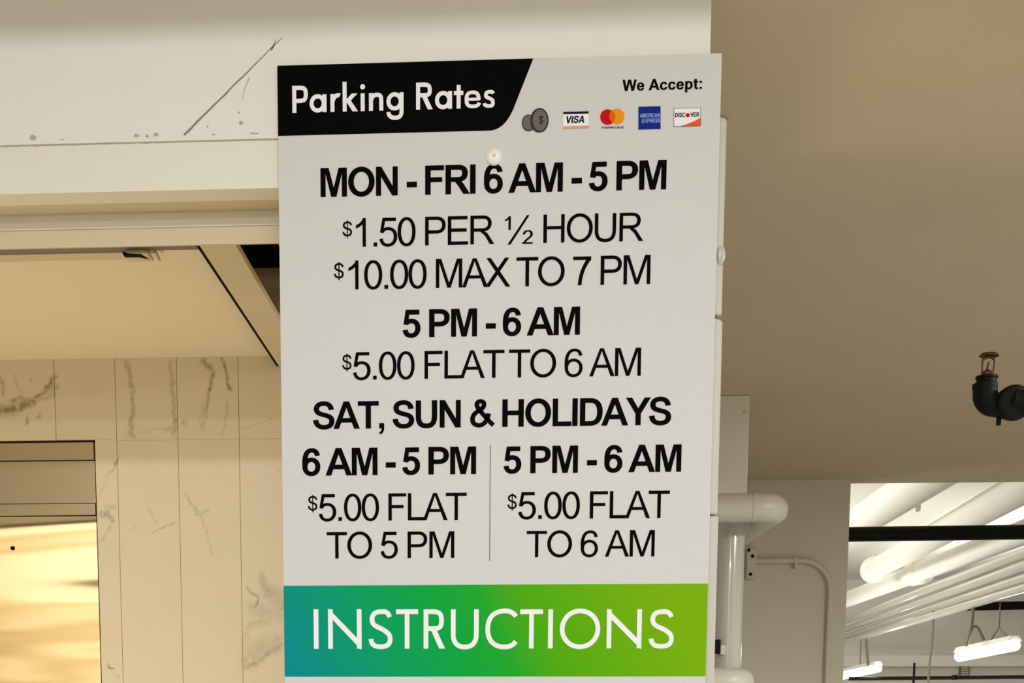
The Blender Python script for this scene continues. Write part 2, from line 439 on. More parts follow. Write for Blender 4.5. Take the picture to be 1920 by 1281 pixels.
# lift door with its transom
dr = bpy.data.objects.new('door_1', None); dr.location = (xo - .55, YL, 0); C.objects.link(dr)
dr['kind'] = 'structure'; dr['label'] = 'lift door of polished steel set in the marble wall'
xdl = jx(-420)
MB().box(xdl, xo + .02, YL + .06, YL + .08, 0, zo + .02).build('door_recess', M['dark_gap'], dr)  # near-black back paints the shadow gap round the panels
xd1 = px_x(180.5, 960, YL + .004) ; 
def zz(y): return px_z(90, y, YL + .004)
gapx = .005
def panel(y0, y1, name, m, Y=YL + .004):
    MB().box(xdl, xo - gapx, Y, Y + .02, zz(y1), zz(y0)).build(name, m, dr, bevel=.0008)
panel(829.6, 862.6, 'transom_panel', M['steel'], YL + .006)
panel(863.8, 943.4, 'transom_panel', M['steel'], YL + .012)
panel(944.8, 966.4, 'transom_panel', M['steel'], YL + .005)
dp = MB().box(xdl, xo - gapx, YL + .012, YL + .03, 0.01, zz(968)).build('door_panel', M['door_steel'], dr)
hole = MB().lathe([(.0050, 0), (.0050, .003)], at_y(23.5, 1028, YL + .0105), (0, 1, 0), 16)
hole.build('bolt_hole', M['dark_gap'], dp)

# latch and cover plate on the lobby ceiling, right under the dark gap
cv = thing('ceiling_latch', at_z(262, 484, ZC - .004), 'small tan latch with a dark slot under the lobby ceiling edge', 'latch')
pl = MB()
a = at_z(-60, 492, ZC - .006); b = at_z(262, 490, ZC - .006)
pl.box(a.x, b.x, yc0, b.y, EYE + ZC - .0025, EYE + ZC - .0001).build('cover_plate', M['tan_paint'], cv)
lt = MB()
q0 = at_z(232, 479, ZC - .012); q1 = at_z(300, 488, ZC - .012)
lt.box(q0.x, q1.x - .012, q0.y - .01, q1.y + .004, EYE + ZC - .013, EYE + ZC - .006).build('latch_body', M['tan_paint'], cv, bevel=.002)
sl = MB(); s = [at_z(*p, ZC - .0135) for p in ((230, 477), (264, 477), (281, 487), (262, 483), (235, 483))]
sl.add([p for p in s] + [p + Vector((0, 0, .004)) for p in s], [(0, 1, 2, 3, 4), (9, 8, 7, 6, 5)] + [(i, (i + 1) % 5, (i + 1) % 5 + 5, i + 5) for i in range(5)])
sl.build('slot', M['dark_gap'], cv)
sl = MB(); s = [at_z(*p, ZC - .0135) for p in ((287, 474), (293, 474), (301, 490), (298, 491))]
sl.add([p for p in s] + [p + Vector((0, 0, .004)) for p in s], [(0, 1, 2, 3), (7, 6, 5, 4)] + [(i, (i + 1) % 4, (i + 1) % 4 + 4, i + 4) for i in range(4)])
sl.build('slot', M['stain_and_shade'], cv)

# edge tiles cladding the pillar's right side, seen past the sign
def edge_tile(y0, y1, label):
    t = MB(); Y = YW + .004
    xa = XR + .0005; zt, zb = px_z(1350, y0, Y), px_z(1345, y1, Y)
    xt = px_x(1361.5, y0 + 2, Y) if y0 < 300 else px_x(1352.5, 610, Y)
    xt = px_x(1361.5 - (y0 - 215) * .0215, y0 + 2, Y)
    xb = px_x(1361.5 - (y1 - 215) * .0215, y1, Y)
    xt = xb = max(xt, xb)
    t.box(xa, xt, Y, Y + .30, zb + .0012, zt - .0012)
    o = tag(t.build('edge_tile', M['tile_edge'], bevel=.0025), label, 'tile', 'tiles on the side of the pillar')
    if y0 < 900:
        ch = MB(); w = .0016
        p = [(xt - .011, zt + .003), (xt + .003, zt - .004), (xt + .002, zt - .0075), (xt - .004, zt - .0045), (xt - .011, zt - .001)]
        ch.add([(x, Y - w, z) for x, z in p] + [(x, Y + .002, z) for x, z in p], [(4, 3, 2, 1, 0), (5, 6, 7, 8, 9)] + [(i, (i + 1) % 5, (i + 1) % 5 + 5, i + 5) for i in range(5)])
        ch.build('joint_chip', M['joint_dirt'], o)['label'] = 'dark chipped joint'
    return o
edge_tile(216, 594, 'cream edge tile behind the sign, topmost of the column')
edge_tile(594, 966, 'cream edge tile behind the sign, middle one beside the box duct')
edge_tile(966, 1345, 'cream edge tile behind the sign, lowest one beside the green band')
blob = MB(); Y = YW + .002
blob.lathe([(.001, 0), (.006, .001), (.0085, .004), (.006, .008), (.001, .009)], at_y(1352, 478, Y) - Vector((0, .004, 0)), (0, 1, 0), 14)
bc = at_y(1352, 478, Y)
blob.v = [(bc.x + (x - bc.x) * .75, y, bc.z + (z - bc.z) * 1.7) for x, y, z in blob.v]
tag(blob.build('putty_lump', M['tile_edge'], smooth=True), 'cream lump of dried putty on the edge tile right of the sign', 'putty')

# ------------------------------------------------------------------ right-hand garage
ceil = MB().box(XR - .35, 5.0, YW + .06, YB + .14, EYE + CEIL, TOP)
struct('ceiling', ceil, M['slab'])
XO = px_x(1595, 915, YB)
bw = MB().box(-.2, XO, YB, YB + .14, 0, EYE + CEIL + .02)
struct('wall_back', bw, M['grey_wall'])
GC = 1.75
struct('ceiling_garage', MB().box(-2, 12, YB + .14, 20.2, EYE + GC, EYE + GC + .1), M['garage_white'])
struct('wall_far', MB().box(-2, 12, 20, 20.2, 0, EYE + GC), M['garage_white'])
struct('wall_side', MB().box(12, 12.1, YB, 20.2, 0, EYE + GC), M['garage_white'])

# rectangular riser, round column, crossing pipe
YP = 5.65
rz0, rz1 = px_z(1375, 930, YP), EYE + CEIL
rb = thing('box_duct', (px_x(1376, 925, YP), YP + .06, rz0), 'white rectangular box duct hanging from the slab above the elbow pipe', 'duct')
MB().box(px_x(1330, 850, YP), px_x(1403, 850, YP), YP, YP + .12, rz0, rz1 - .0005).build('casing', M['duct_white'], rb, bevel=.003)
MB().lathe([(.006, 0), (.006, .004), (.003, .006)], at_y(1396, 773, YP) , (0, -1, 0), 10).build('screw', M['cavity'], rb)
YC = 5.72
cl = thing('column_pipe', (px_x(1366, 1200, YC), YC, 0), 'glossy white upright pipe below the crossing elbow pipe', 'pipe')
xc, rc = px_x(1366, 1120, YC), (px_x(1393, 1120, YC) - px_x(1339, 1120, YC)) / 2
MB().tube([(xc, YC, 0), (xc, YC, rz0 + .02)], rc, 28).build('pipe', M['gloss_white'], cl, smooth=True)
cb = MB().box(px_x(1340, 1212, YC - rc), px_x(1349, 1212, YC - rc), YC - rc - .03, YC - rc + .02, px_z(1345, 1226, YC - rc), px_z(1345, 1200, YC - rc))
cb.build('clamp', M['black_iron'], cl, bevel=.002)
MB().box(px_x(1349, 1212, YC - rc), px_x(1357, 1212, YC - rc), YC - rc - .035, YC - rc + .02, px_z(1345, 1228, YC - rc), px_z(1345, 1211, YC - rc)).build('clamp_plate', M['pipe_white'], cl)

def elbow_pipe(name, px, py, r, Yp, xl, label, zend=None):
    c = at_y(px, py, Yp); R = r * 1.3
    th = thing(name, c, label, 'pipe', None)
    pts = [Vector((xl, Yp, c.z))] + arc(c, (-1, 0, 0), (0, 1, 0), R, 14)
    MB().tube(pts + [pts[-1] + Vector((0, .02, 0))], r, 28).build('elbow', M['pipe_white'], th, smooth=True)
    MB().tube([pts[-1] + Vector((0, .02, 0)), Vector((c.x, YB + .02, c.z))], r * .985, 28).build('return_pipe', M['pipe_white'], th, smooth=True)
    return th
YE = 5.45
re_ = (px_z(1400, 925, YE) - px_z(1400, 980, YE)) / 2
ep = elbow_pipe('elbow_pipe', 1457, 952, re_, YE, px_x(1250, 952, YE), 'white pipe crossing the box duct and turning back in an elbow')
MB().lathe([(re_ * 1.03, 0), (re_ * 1.03, .012)], Vector((px_x(1408, 952, YE), YE, px_z(1408, 952, YE))), (1, 0, 0), 28).build('collar', M['pipe_white'], ep, smooth=True)
elbow_pipe('elbow_pipe', 1392, 1279, re_ * 1.02, YE, px_x(1250, 1279, YE), 'white pipe turning back in an elbow at the foot of the glossy column')

# conduit with its box on the grey wall
YK = YB - .03
rk = (px_x(1558, 1200, YK) - px_x(1548, 1200, YK)) / 2
co = thing('wall_conduit', (px_x(1553, 1280, YK), YK, 0), 'thin grey conduit bending downward on the grey wall', 'conduit')
h0 = at_y(1412, 1052, YK); k = at_y(1556, 1053, YK); k.z = h0.z
k.x = px_x(1554, 1180, YK)
bend = arc(k, (-1, 0, 0), (0, 0, -1), .16, 14)
MB().tube([h0] + bend + [Vector((k.x, YK, .3))], rk, 16).build('tube', M['grey_wall'], co, smooth=True)
MB().box(px_x(1398, 1055, YK), px_x(1416, 1055, YK), YB - .07, YB, px_z(1405, 1086, YK), px_z(1405, 1030, YK)).build('junction_box', M['grey_wall'], co, bevel=.004)
for x, y in ((1404, 1032), (1411, 1043), (1407, 1077)):
    MB().lathe([(.009, 0), (.009, .006), (.004, .01)], at_y(x, y, YB - .07), (0, -1, 0), 10).build('screw', M['black_iron'], co)
MB().box(px_x(1489, 1058, YK), px_x(1493, 1058, YK), YK - rk - .006, YB, px_z(1490, 1066, YK), px_z(1490, 1046, YK)).build('strap', M['grey_wall'], co)
MB().lathe([(.008, 0), (.008, .004)], at_y(1499, 1092, YB), (0, -1, 0), 10).build('anchor_plug', M['cavity'], co)

# ------------------------------------------------------------------ upright sprinkler on its iron fittings
YF = 3.35
def sp(u, v, Y=YF): return at_y(1780 + u * .14056, 640 + v * .14056, Y)
U = .14056 / F_PX * YF * 1.01                          # metres for one unit of that close-up
s0 = sp(497, 640)
fs = thing('fire_sprinkler', s0, 'upright brass fire sprinkler on a black iron elbow', 'sprinkler')
cx = s0.x
def zv(v): return sp(500, v).z
d = MB(); zd = zv(185)
n = 24; vs = []
d.lathe([(2 * U, -40 * U), (26 * U, -14 * U), (60 * U, 4 * U), (96 * U, 6 * U), (116 * U, -14 * U), (118 * U, -8 * U), (98 * U, 16 * U), (40 * U, 20 * U), (2 * U, 22 * U)], (cx + 10 * U, YF, zd), (.03, 0, 1), 24)
d.build('deflector', M['brass'], fs, smooth=True)
for s in (-1, 1):
    pth = [(cx + s * 66 * U + 4 * U, zv(425)), (cx + s * 72 * U + 6 * U, zv(350)), (cx + s * 74 * U + 10 * U, zv(260)), (cx + s * 52 * U + 10 * U, zv(228)), (cx + s * 8 * U + 12 * U, zv(205))]
    MB().tube([(x, YF, z) for x, z in pth], [15 * U, 13 * U, 14 * U, 19 * U, 22 * U], 10).build('frame_arm', M['brass'], fs, smooth=True)
MB().lathe([(62 * U, 0), (72 * U, 14 * U), (74 * U, 50 * U), (60 * U, 62 * U), (24 * U, 80 * U), (10 * U, 84 * U)], (cx - 2 * U, YF, zv(472)), (0, 0, 1), 6).build('hex_base', M['brass'], fs)
MB().tube([(cx - 6 * U, YF, zv(400)), (cx + 4 * U, YF, zv(340)), (cx + 14 * U, YF, zv(278))], [22 * U, 15 * U, 13 * U], 10).build('fusible_link', M['red_link'], fs, smooth=True)
MB().lathe([(108 * U, 0), (120 * U, 8 * U), (120 * U, 60 * U), (134 * U, 68 * U), (134 * U, 88 * U), (126 * U, 96 * U), (60 * U, 97 * U)], (cx - 5 * U, YF, zv(572)), (0, 0, 1), 24).build('bushing', M['black_iron'], fs, smooth=True)
MB().lathe([(146 * U, 0), (150 * U, 8 * U), (150 * U, 60 * U), (140 * U, 70 * U), (70 * U, 71 * U)], (cx - 21 * U, YF, zv(641)), (0, 0, 1), 24).build('elbow_collar', M['black_iron'], fs, smooth=True)
e = MB(); c0 = Vector((cx - 16 * U, YF, zv(640)))
pts = [c0, c0 - Vector((0, 0, 60 * U))]
for i in range(1, 11):
    t = math.pi / 2 * i / 10
    pts.append(Vector((c0.x + 130 * U * (1 - math.cos(t)), YF + 0, c0.z - 60 * U - 130 * U * math.sin(t))))
pts.append(pts[-1] + Vector((60 * U, 0, -6 * U)))
e.tube(pts, [146 * U] * 2 + [147 * U] * 10 + [150 * U], 24)
e.build('iron_elbow', M['black_iron'], fs, smooth=True)
ct = sp(790, 840)
b = MB()
b.lathe([(60 * U, -185 * U), (150 * U, -170 * U), (205 * U, -150 * U), (215 * U, -135 * U), (215 * U, -85 * U), (196 * U, -76 * U), (190 * U, 40 * U), (165 * U, 120 * U), (90 * U, 170 * U), (10 * U, 182 * U)], (ct.x, YF - .005, ct.z), (-.15, 1, .12), 28)
b.build('iron_tee', M['black_iron'], fs, smooth=True)
MB().tube([(ct.x - 10 * U, YF - .02, ct.z + 30 * U), (ct.x + 110 * U, YF - .02, ct.z + 5 * U), (ct.x + 160 * U, YF - .02, ct.z)], [150 * U, 150 * U, 165 * U], 24).build('tee_branch', M['black_iron'], fs, smooth=True)
MB().tube([(ct.x + 150 * U, YF - .02, ct.z), (ct.x + 1.4, YF - .02, ct.z)], 135 * U, 24).build('supply_pipe', M['black_iron'], fs, smooth=True)
MB().lathe([(30 * U, 0), (30 * U, 90 * U)], sp(655, 1122), (0, 0, 1), 8).build('drain_plug', M['black_iron'], fs)
# hanger rod that carries the supply pipe from the slab, beyond the frame
MB().tube([(ct.x + .5, YF - .02, ct.z), (ct.x + .5, YF - .02, EYE + CEIL + .002)], .006, 8).build('hanger_rod', M['black_iron'], fs)

# ------------------------------------------------------------------ the bright bay beyond the opening
def gp(u, v): return 1570 + u * .3131, 880 + v * .3131
def ext(p, q, a, b):
    d = q - p
    return p - d * a, q + d * b
def run_pipe(name, a, b, z, r, m, label, cat, group=None, e0=0.0, e1=0.0, bulge0=False, near=7.95):
    """pipe at height z (above the eye) through two close-up points of its axis"""
    p, q = at_z(*gp(*a), z), at_z(*gp(*b), z)
    p, q = ext(p, q, e0, e1)
    q = p + (q - p) * ((near - p.y) / (q.y - p.y))
    if p.y > 19.85: p = q + (p - q) * ((19.85 - q.y) / (p.y - q.y))
    th = thing(name, p, label, cat, group)
    MB().tube([p, q], r, 24).build('tube', m, th, smooth=True)
    d = (q - p).normalized()
    if bulge0:
        s = MB().lathe([(r * .3, -r * 1.25), (r * .8, -r * .95), (r * 1.18, -r * .45), (r * 1.25, 0), (r * 1.25, r * 1.2), (r * 1.0, r * 1.3)], p, d, 24)
        s.build('end_cap', m, th, smooth=True)
    return th, p, d
GW = M['garage_white']
tp = run_pipe('ceiling_pipe', (193, 275), (416, 130), 1.42, .125, GW, 'widest white ceiling pipe, at the top corner of the opening', 'pipe', 'white pipes under the far ceiling', .5, .6)[0]
a_ = at_z(*gp(480, 238), 1.40)
MB().box(a_.x - .012, a_.x + .02, a_.y - .02, a_.y + .02, a_.z - .02, a_.z + .14).build('clamp', GW, tp, bevel=.01)
run_pipe('ceiling_pipe', (215, 605), (963, 190), 1.28, .100, GW, 'capped white ceiling pipe crossing behind the black pipe', 'pipe', 'white pipes under the far ceiling', 0, .25, True)
cp, p_, d_ = run_pipe('ceiling_pipe', (70, 776), (1060, 400), 1.22, .090, GW, 'white ceiling pipe with a thick coupling, below the black pipe', 'pipe', 'white pipes under the far ceiling', .15, .4)
c_ = at_z(*gp(470, 624), 1.22)
MB().lathe([(.09, -.10), (.112, -.09), (.112, .16), (.122, .17), (.122, .24), (.09, .26)], c_, d_, 28).build('coupling', GW, cp, smooth=True)
for (a, b, z, r, lab) in (((65, 900), (1118, 505), 1.05, .041, 'uppermost of the four slender white ceiling pipes'),
                          ((65, 955), (1118, 580), 0.96, .039, 'second from the top of the four slender white ceiling pipes'),
                          ((65, 1000), (1118, 655), 0.875, .037, 'second from the bottom of the four slender white ceiling pipes'),
                          ((65, 1030), (1118, 715), 0.795, .034, 'lowest of the four slender white ceiling pipes')):
    run_pipe('slender_pipe', a, b, z, r, M['gloss_white'], lab, 'pipe', 'slender white pipes', .15, .35, near=8.7)
# black pipes
YQ = 8.3
bz = px_z(1700, 1002, YQ); br = (px_z(1700, 988, YQ) - px_z(1700, 1016, YQ)) / 2
tag(MB().tube([(XO - .15, YQ, bz), (5.2, YQ, bz + .02)], br, 24).build('black_pipe', M['black_pipe'], smooth=True), 'thick black pipe running across the top of the opening', 'pipe')
p = at_y(1800, 1138, 19.6); q = at_y(1935, 1128, 19.6)
tag(MB().tube([p, q + Vector((3, 0, 0))], .058, 16).build('black_pipe', M['black_pipe'], smooth=True), 'distant black pipe high on the far wall above the lit lamp', 'pipe')
p = at_y(1640, 1273, 16.5); q = at_y(1935, 1270, 16.5)
lowp = thing('black_pipe', p, 'distant black pipe along the lower edge of the opening', 'pipe')
MB().tube([p - Vector((.3, 0, 0)), q + Vector((2, 0, .02))], .022, 12).build('tube', M['black_pipe'], lowp, smooth=True)
MB().tube([at_y(1790, 1266, 16.5) + Vector((0, 0, .0)), at_y(1790, 1275, 16.5)], .035, 10).build('coupling', M['black_pipe'], lowp)
MB().tube([at_y(1714.5, 1244, 16.2), Vector((at_y(1714.5, 1244, 16.2).x, 16.2, 0))], .012, 8)
pp = at_y(1714.5, 1243, 16.2)
tag(MB().tube([pp, Vector((pp.x, 16.2, 0))], .014, 10).build('black_post', M['black_pipe'], smooth=True), 'thin black post standing before the far wall', 'post')
# ledge on the far wall
p = at_y(1600, 1236, 19.7); q = at_y(1935, 1236, 19.7)
lg = MB().box(p.x - 2, q.x + 3, 19.62, 20, q.z - .10, q.z + .05)
struct('trim_7', lg, M['garage_white'])
vz = MB(); vp = thing('wall_vent', at_y(1806, 1258, 19.98), 'small grey louvred vent on the far wall under the lamp', 'vent')
a, b = at_y(1799, 1247, 19.98), at_y(1815, 1267, 19.98)
MB().box(a.x, b.x, 19.95, 20, b.z, a.z).build('frame', M['cable'], vp)
for i in range(5):
    z = b.z + (a.z - b.z) * (i + .5) / 5
    MB().box(a.x + .015, b.x - .015, 19.935, 19.95, z - .008, z + .008).build('louvre', M['garage_white'], vp)

# fluorescent lights, hung from the lowest slender pipe
def YT(x, y): return at_z(x, 1202.5 - .299 * (x - 1590.4), .795).y
def lamp(a, Ya, b, Yb, wpx, label, wire):
    p, q = at_y(*a, Ya), at_y(*b, Yb); d = (q - p).normalized(); r = wpx / 2 / F_PX * (Ya + Yb) / 2
    th = thing('fluorescent_light', (p + q) / 2, label, 'light', 'hanging fluorescent lights')
    MB().tube([p - d * r * .4, p, q, q + d * r * .4], [r * .6, r, r, r * .6], 16).build('diffuser', M['tube_glow'], th, smooth=True)
    side = d.cross(Vector((0, 0, 1))).normalized(); up = side.cross(d); h = r * .75
    hb = MB(); vs = []
    for pt in (p, q):
        vs += [pt + side * r * 1.25 + up * h, pt - side * r * 1.25 + up * h, pt - side * r * .7 + up * (h + r * .9), pt + side * r * .7 + up * (h + r * .9)]
    hb.add(vs, [(0, 1, 2, 3), (7, 6, 5, 4), (0, 4, 5, 1), (1, 5, 6, 2), (2, 6, 7, 3), (3, 7, 4, 0)])
    hb.build('housing', M['garage_white'], th)
    if wire:
        top = p + (q - p) * wire + up * (h + r * .9 + .09)
        w = MB().tube([top, Vector((top.x, top.y, EYE + .795))], .006, 6)
        e0 = p + (q - p) * (wire - .15) + up * (h + r * .8); e1 = p + (q - p) * min(1, wire + .17) + up * (h + r * .8)
        w.tube([e0, top, e1], .006, 6)
        w.build('hanger_wire', M['cable'], th)
    else:
        top = (p + q) / 2 + up * (h + r * .5)
        MB().tube([top, Vector((top.x, top.y, EYE + .795))], .006, 6).build('hanger_wire', M['cable'], th)
    return th
lamp((1799, 1231), 11.9, (1903, 1210), 10.9, 20, 'lit fluorescent light hanging by a wire bridle, the larger one', .72)
lamp((1580, 1267), 17.1, (1647, 1253), 16.4, 15, 'lit fluorescent light half hidden by the opening edge', None)

def cable(name, pts, Y, r, label):
    P = [at_y(x, y, Y) for x, y in pts]
    P.insert(0, P[0] + Vector((0, 0, .018)))
    # smooth the run
    out = []
    for i in range(len(P) - 1):
        p0, p1, p2, p3 = P[max(i - 1, 0)], P[i], P[i + 1], P[min(i + 2, len(P) - 1)]
        for j in range(6):
            t = j / 6
            out.append(.5 * ((2 * p1) + (p2 - p0) * t + (2 * p0 - 5 * p1 + 4 * p2 - p3) * t * t + (3 * p1 - p0 - 3 * p2 + p3) * t ** 3))
    out.append(P[-1])
    return tag(MB().tube(out, r, 8).build(name, M['cable'], smooth=True), label, 'cable')
cable('hanging_cable', [(1750, 1150), (1749, 1185), (1746, 1220), (1742, 1255), (1740, 1290)], YT(1750, 1152), .011, 'slack grey cable hanging left of the larger lit lamp')
cable('hanging_cable', [(1825, 1137), (1822, 1170), (1817, 1195), (1812, 1212)], YT(1825, 1131), .014, 'grey cable dropping to the larger lamp, with a loop beside it')
lp = []
for i in range(17):
    t = i / 16; lp.append(at_y(1817 + 28 * t, 1197 - 24 * math.sin(math.pi * t ** .8) + 4 * t, YT(1825, 1131)))
tag(MB().tube(lp, .012, 8).build('cable_loop', M['cable'], smooth=True), 'small loop of grey cable beside the larger lamp', 'cable')
cable('hanging_cable', [(1624, 1195), (1625, 1215), (1627, 1240), (1628, 1250)], YT(1625, 1193), .016, 'short grey cable dropping to the half hidden lamp')

# ------------------------------------------------------------------ the sign
SX0, SX1 = px_x(525, 620, YS), px_x(1339.5, 620, YS)
SX0 = (px_x(519.5, 123.5, YS) + px_x(531.4, 1099.3, YS) + px_x(533.8, 1269.5, YS)) / 3
SX1 = (px_x(1354, 99, YS) + px_x(1327.8, 1093.9, YS) + px_x(1322.8, 1268.2, YS)) / 3
SZT = (px_z(519.5, 123.5, YS) + px_z(1354, 99, YS)) / 2
ZG0 = (px_z(531.4, 1099.3, YS) + px_z(1327.8, 1093.9, YS)) / 2
ZG1 = (px_z(533.8, 1269.5, YS) + px_z(1322.8, 1268.2, YS)) / 2
sign = thing('parking_sign', ((SX0 + SX1) / 2, YS, ZG1 - .22), 'white parking rates sign with a green INSTRUCTIONS band, on the pillar', 'sign')
MB().box(SX0, SX1, YS, YW, ZG1 - .22, SZT).build('panel', M['sign_white'], sign, bevel=.0006)

class Print(MB):
    """flat print on the sign face: prims in sign-plane metres"""
    def __init__(self, lift): super().__init__(); self.Y0 = YS - lift; self.k = 0
    @property
    def Y(self):
        self.k = (self.k + 1) % 9
        return self.Y0 - self.k * 1.6e-5
    def poly(self, pts, mi=0):
        a = sum(pts[i][0] * pts[(i + 1) % len(pts)][1] - pts[(i + 1) % len(pts)][0] * pts[i][1] for i in range(len(pts)))
        if a < 0: pts = pts[::-1]
        Y = self.Y; self.add([(x, Y, z) for x, z in pts], [tuple(range(len(pts)))], mi)
    def strip(self, L, R, mi=0):
        n = len(L); Y = self.Y
        self.add([(x, Y, z) for x, z in L] + [(x, Y, z) for x, z in R], [(i, n + i, n + i + 1, i + 1) for i in range(n - 1)], mi)

def sample(path, n=14):
    """path: [(x,y), ('L',x,y) | ('C',x1,y1,x2,y2,x,y), ...] -> points and tangents"""
    P = []; cur = path[0]
    for s in path[1:]:
        if s[0] == 'L':
            q = (s[1], s[2]); t = (q[0] - cur[0], q[1] - cur[1])
            P += [(cur, t), (q, t)]; cur = q
        else:
            c1, c2, q = (s[1], s[2]), (s[3], s[4]), (s[5], s[6])
            for i in range(n + 1):
                t = i / n; m = 1 - t
                p = tuple(m ** 3 * cur[k] + 3 * m * m * t * c1[k] + 3 * m * t * t * c2[k] + t ** 3 * q[k] for k in (0, 1))
                d = tuple(3 * m * m * (c1[k] - cur[k]) + 6 * m * t * (c2[k] - c1[k]) + 3 * t * t * (q[k] - c2[k]) for k in (0, 1))
                P.append((p, d))
            cur = q
    return P
def stroke_sides(path, V, H, n=14):
    L, R = [], []
    for (x, y), (tx, ty) in sample(path, n):
        l = math.hypot(tx, ty) or 1; tx /= l; ty /= l
        w = math.hypot(V * ty, H * tx) / 2
        L.append((x - ty * w, y + tx * w)); R.append((x + ty * w, y - tx * w))
    return L, R
def ell(cx, cy, rx, ry, k=.56):
    a, b = rx * k, ry * k
    return [(cx + rx, cy), ('C', cx + rx, cy + b, cx + a, cy + ry, cx, cy + ry), ('C', cx - a, cy + ry, cx - rx, cy + b, cx - rx, cy),
            ('C', cx - rx, cy - b, cx - a, cy - ry, cx, cy - ry), ('C', cx + a, cy - ry, cx + rx, cy - b, cx + rx, cy)]
def rect(x0, y0, x1, y1): return ('P', [(x0, y0), (x1, y0), (x1, y1), (x0, y1)])
def S(path, V, H): return ('S', path, V, H)
def mir(p, c): return ('P', [(2 * c - x, y) for x, y in p[1]])

ADV = {0: {' ': 569, 'A': 1366, 'E': 1366, 'F': 1251, 'H': 1479, 'L': 1139, 'M': 1706, 'O': 1593, 'P': 1366, 'R': 1479, 'T': 1251, 'U': 1479, 'X': 1366, '.': 569, '-': 682},
       1: {' ': 569, 'A': 1479, 'D': 1479, 'F': 1251, 'H': 1479, 'I': 569, 'L': 1251, 'M': 1706, 'N': 1479, 'O': 1593, 'P': 1366, 'R': 1479, 'S': 1366, 'T': 1251, 'U': 1479, 'Y': 1366, '&': 1479, ',': 569, '-': 682, 'W': 1933, 'e': 1139, 'c': 1139, 'p': 1251, 't': 682, ':': 682, 'V': 1366, 'E': 1366, 'C': 1479, 'X': 1366}}
def grotesk(ch, b):
    """strokes and areas of one capital or figure of a plain grotesque alphabet, cap height 1466"""
    V, H = (298, 247) if b else (192, 170)
    if ch in 'H':
        return [rect(150, 0, 446, 1466), rect(1032, 0, 1328, 1466), rect(440, 612, 1040, 862)] if b else [rect(164, 0, 358, 1466), rect(1119, 0, 1313, 1466), rect(350, 691, 1125, 864)]
    if ch == 'E': return [rect(150, 0, 446, 1466), rect(440, 0, 1245, 247), rect(440, 620, 1180, 866), rect(440, 1219, 1222, 1466)] if b else [rect(162, 0, 356, 1466), rect(350, 0, 1259, 173), rect(350, 667, 1180, 840), rect(350, 1293, 1222, 1466)]
    if ch == 'F': return [rect(151, 0, 447, 1466), rect(440, 1218, 1156, 1466), rect(440, 623, 1062, 871)] if b else [rect(168, 0, 362, 1466), rect(355, 1293, 1157, 1466), rect(355, 666, 1018, 839)]
    if ch == 'L': return [rect(157, 0, 453, 1466), rect(450, 0, 1194, 249)] if b else [rect(150, 0, 344, 1466), rect(340, 0, 1066, 173)]
    if ch == 'T': return [rect(479, 0, 775, 1300), rect(43, 1218, 1209, 1466)] if b else [rect(528, 0, 722, 1380), rect(48, 1293, 1204, 1466)]
    if ch == 'I': return [rect(141, 0, 437, 1466)]
    if ch == '-': return [rect(82, 392, 631, 672)] if b else [rect(65, 440, 618, 621)]
    if ch == '.': return [rect(186, 0, 391, 205)]
    if ch == 'M':
        if b:
            l = ('P', [(420, 1466), (588, 1466), (854, 466), (854, 0), (710, 0), (420, 1154)])
            return [rect(145, 0, 420, 1466), rect(1286, 0, 1561, 1466), l, mir(l, 853)]
        l = ('P', [(338, 1466), (444, 1466), (853, 262), (853, 0), (763, 0), (338, 1248)])
        return [rect(152, 0, 339, 1466), rect(1368, 0, 1555, 1466), l, mir(l, 853.5)]
    if ch == 'N': return [rect(152, 0, 427, 1466), rect(1040, 0, 1315, 1466), ('P', [(426, 1466), (440, 1466), (1041, 487), (1041, 0), (1018, 0), (426, 956)])]
    if ch == 'O': return [S(ell(797, 733, 708 - 151, 758 - 128, .565), 303, 255)] if b else [S(ell(800, 733, 604, 672, .56), 200, 168)]
    if ch == 'P':
        if b: return [rect(149, 0, 445, 1466), S([(440, 1342), ('L', 720, 1342), ('C', 1000, 1342, 1122, 1220, 1122, 1012), ('C', 1122, 800, 980, 677, 720, 677), ('L', 440, 677)], 303, 248)]
        return [rect(158, 0, 352, 1466), S([(350, 1380), ('L', 760, 1380), ('C', 1030, 1380, 1166, 1250, 1166, 1033), ('C', 1166, 812, 1030, 683, 760, 683), ('L', 350, 683)], 198, 172)]
    if ch == 'R':
        if b: return [rect(150, 0, 446, 1466), S([(440, 1343), ('L', 840, 1343), ('C', 1070, 1343, 1182, 1240, 1182, 1050), ('C', 1182, 850, 1060, 732, 800, 732), ('L', 440, 732)], 303, 242), ('P', [(640, 640), (960, 690), (1130, 490), (1451, 0), (1097, 0), (830, 400)])]
        return [rect(161, 0, 355, 1466), S([(350, 1385), ('L', 830, 1385), ('C', 1085, 1385, 1203, 1260, 1203, 1062), ('C', 1203, 850, 1040, 733, 800, 733), ('L', 350, 733)], 198, 164), ('P', [(690, 655), (890, 690), (1080, 560), (1453, 0), (1209, 0), (950, 420)])]
    if ch == 'U':
        if b: return [S([(294, 1466), ('L', 294, 640), ('C', 294, 250, 440, 105, 740, 105), ('C', 1040, 105, 1184, 250, 1184, 640), ('L', 1184, 1466)], 298, 262)]
        return [S([(258, 1466), ('L', 258, 620), ('C', 258, 220, 420, 62, 735, 62), ('C', 1050, 62, 1217, 220, 1217, 620), ('L', 1217, 1466)], 194, 176)]
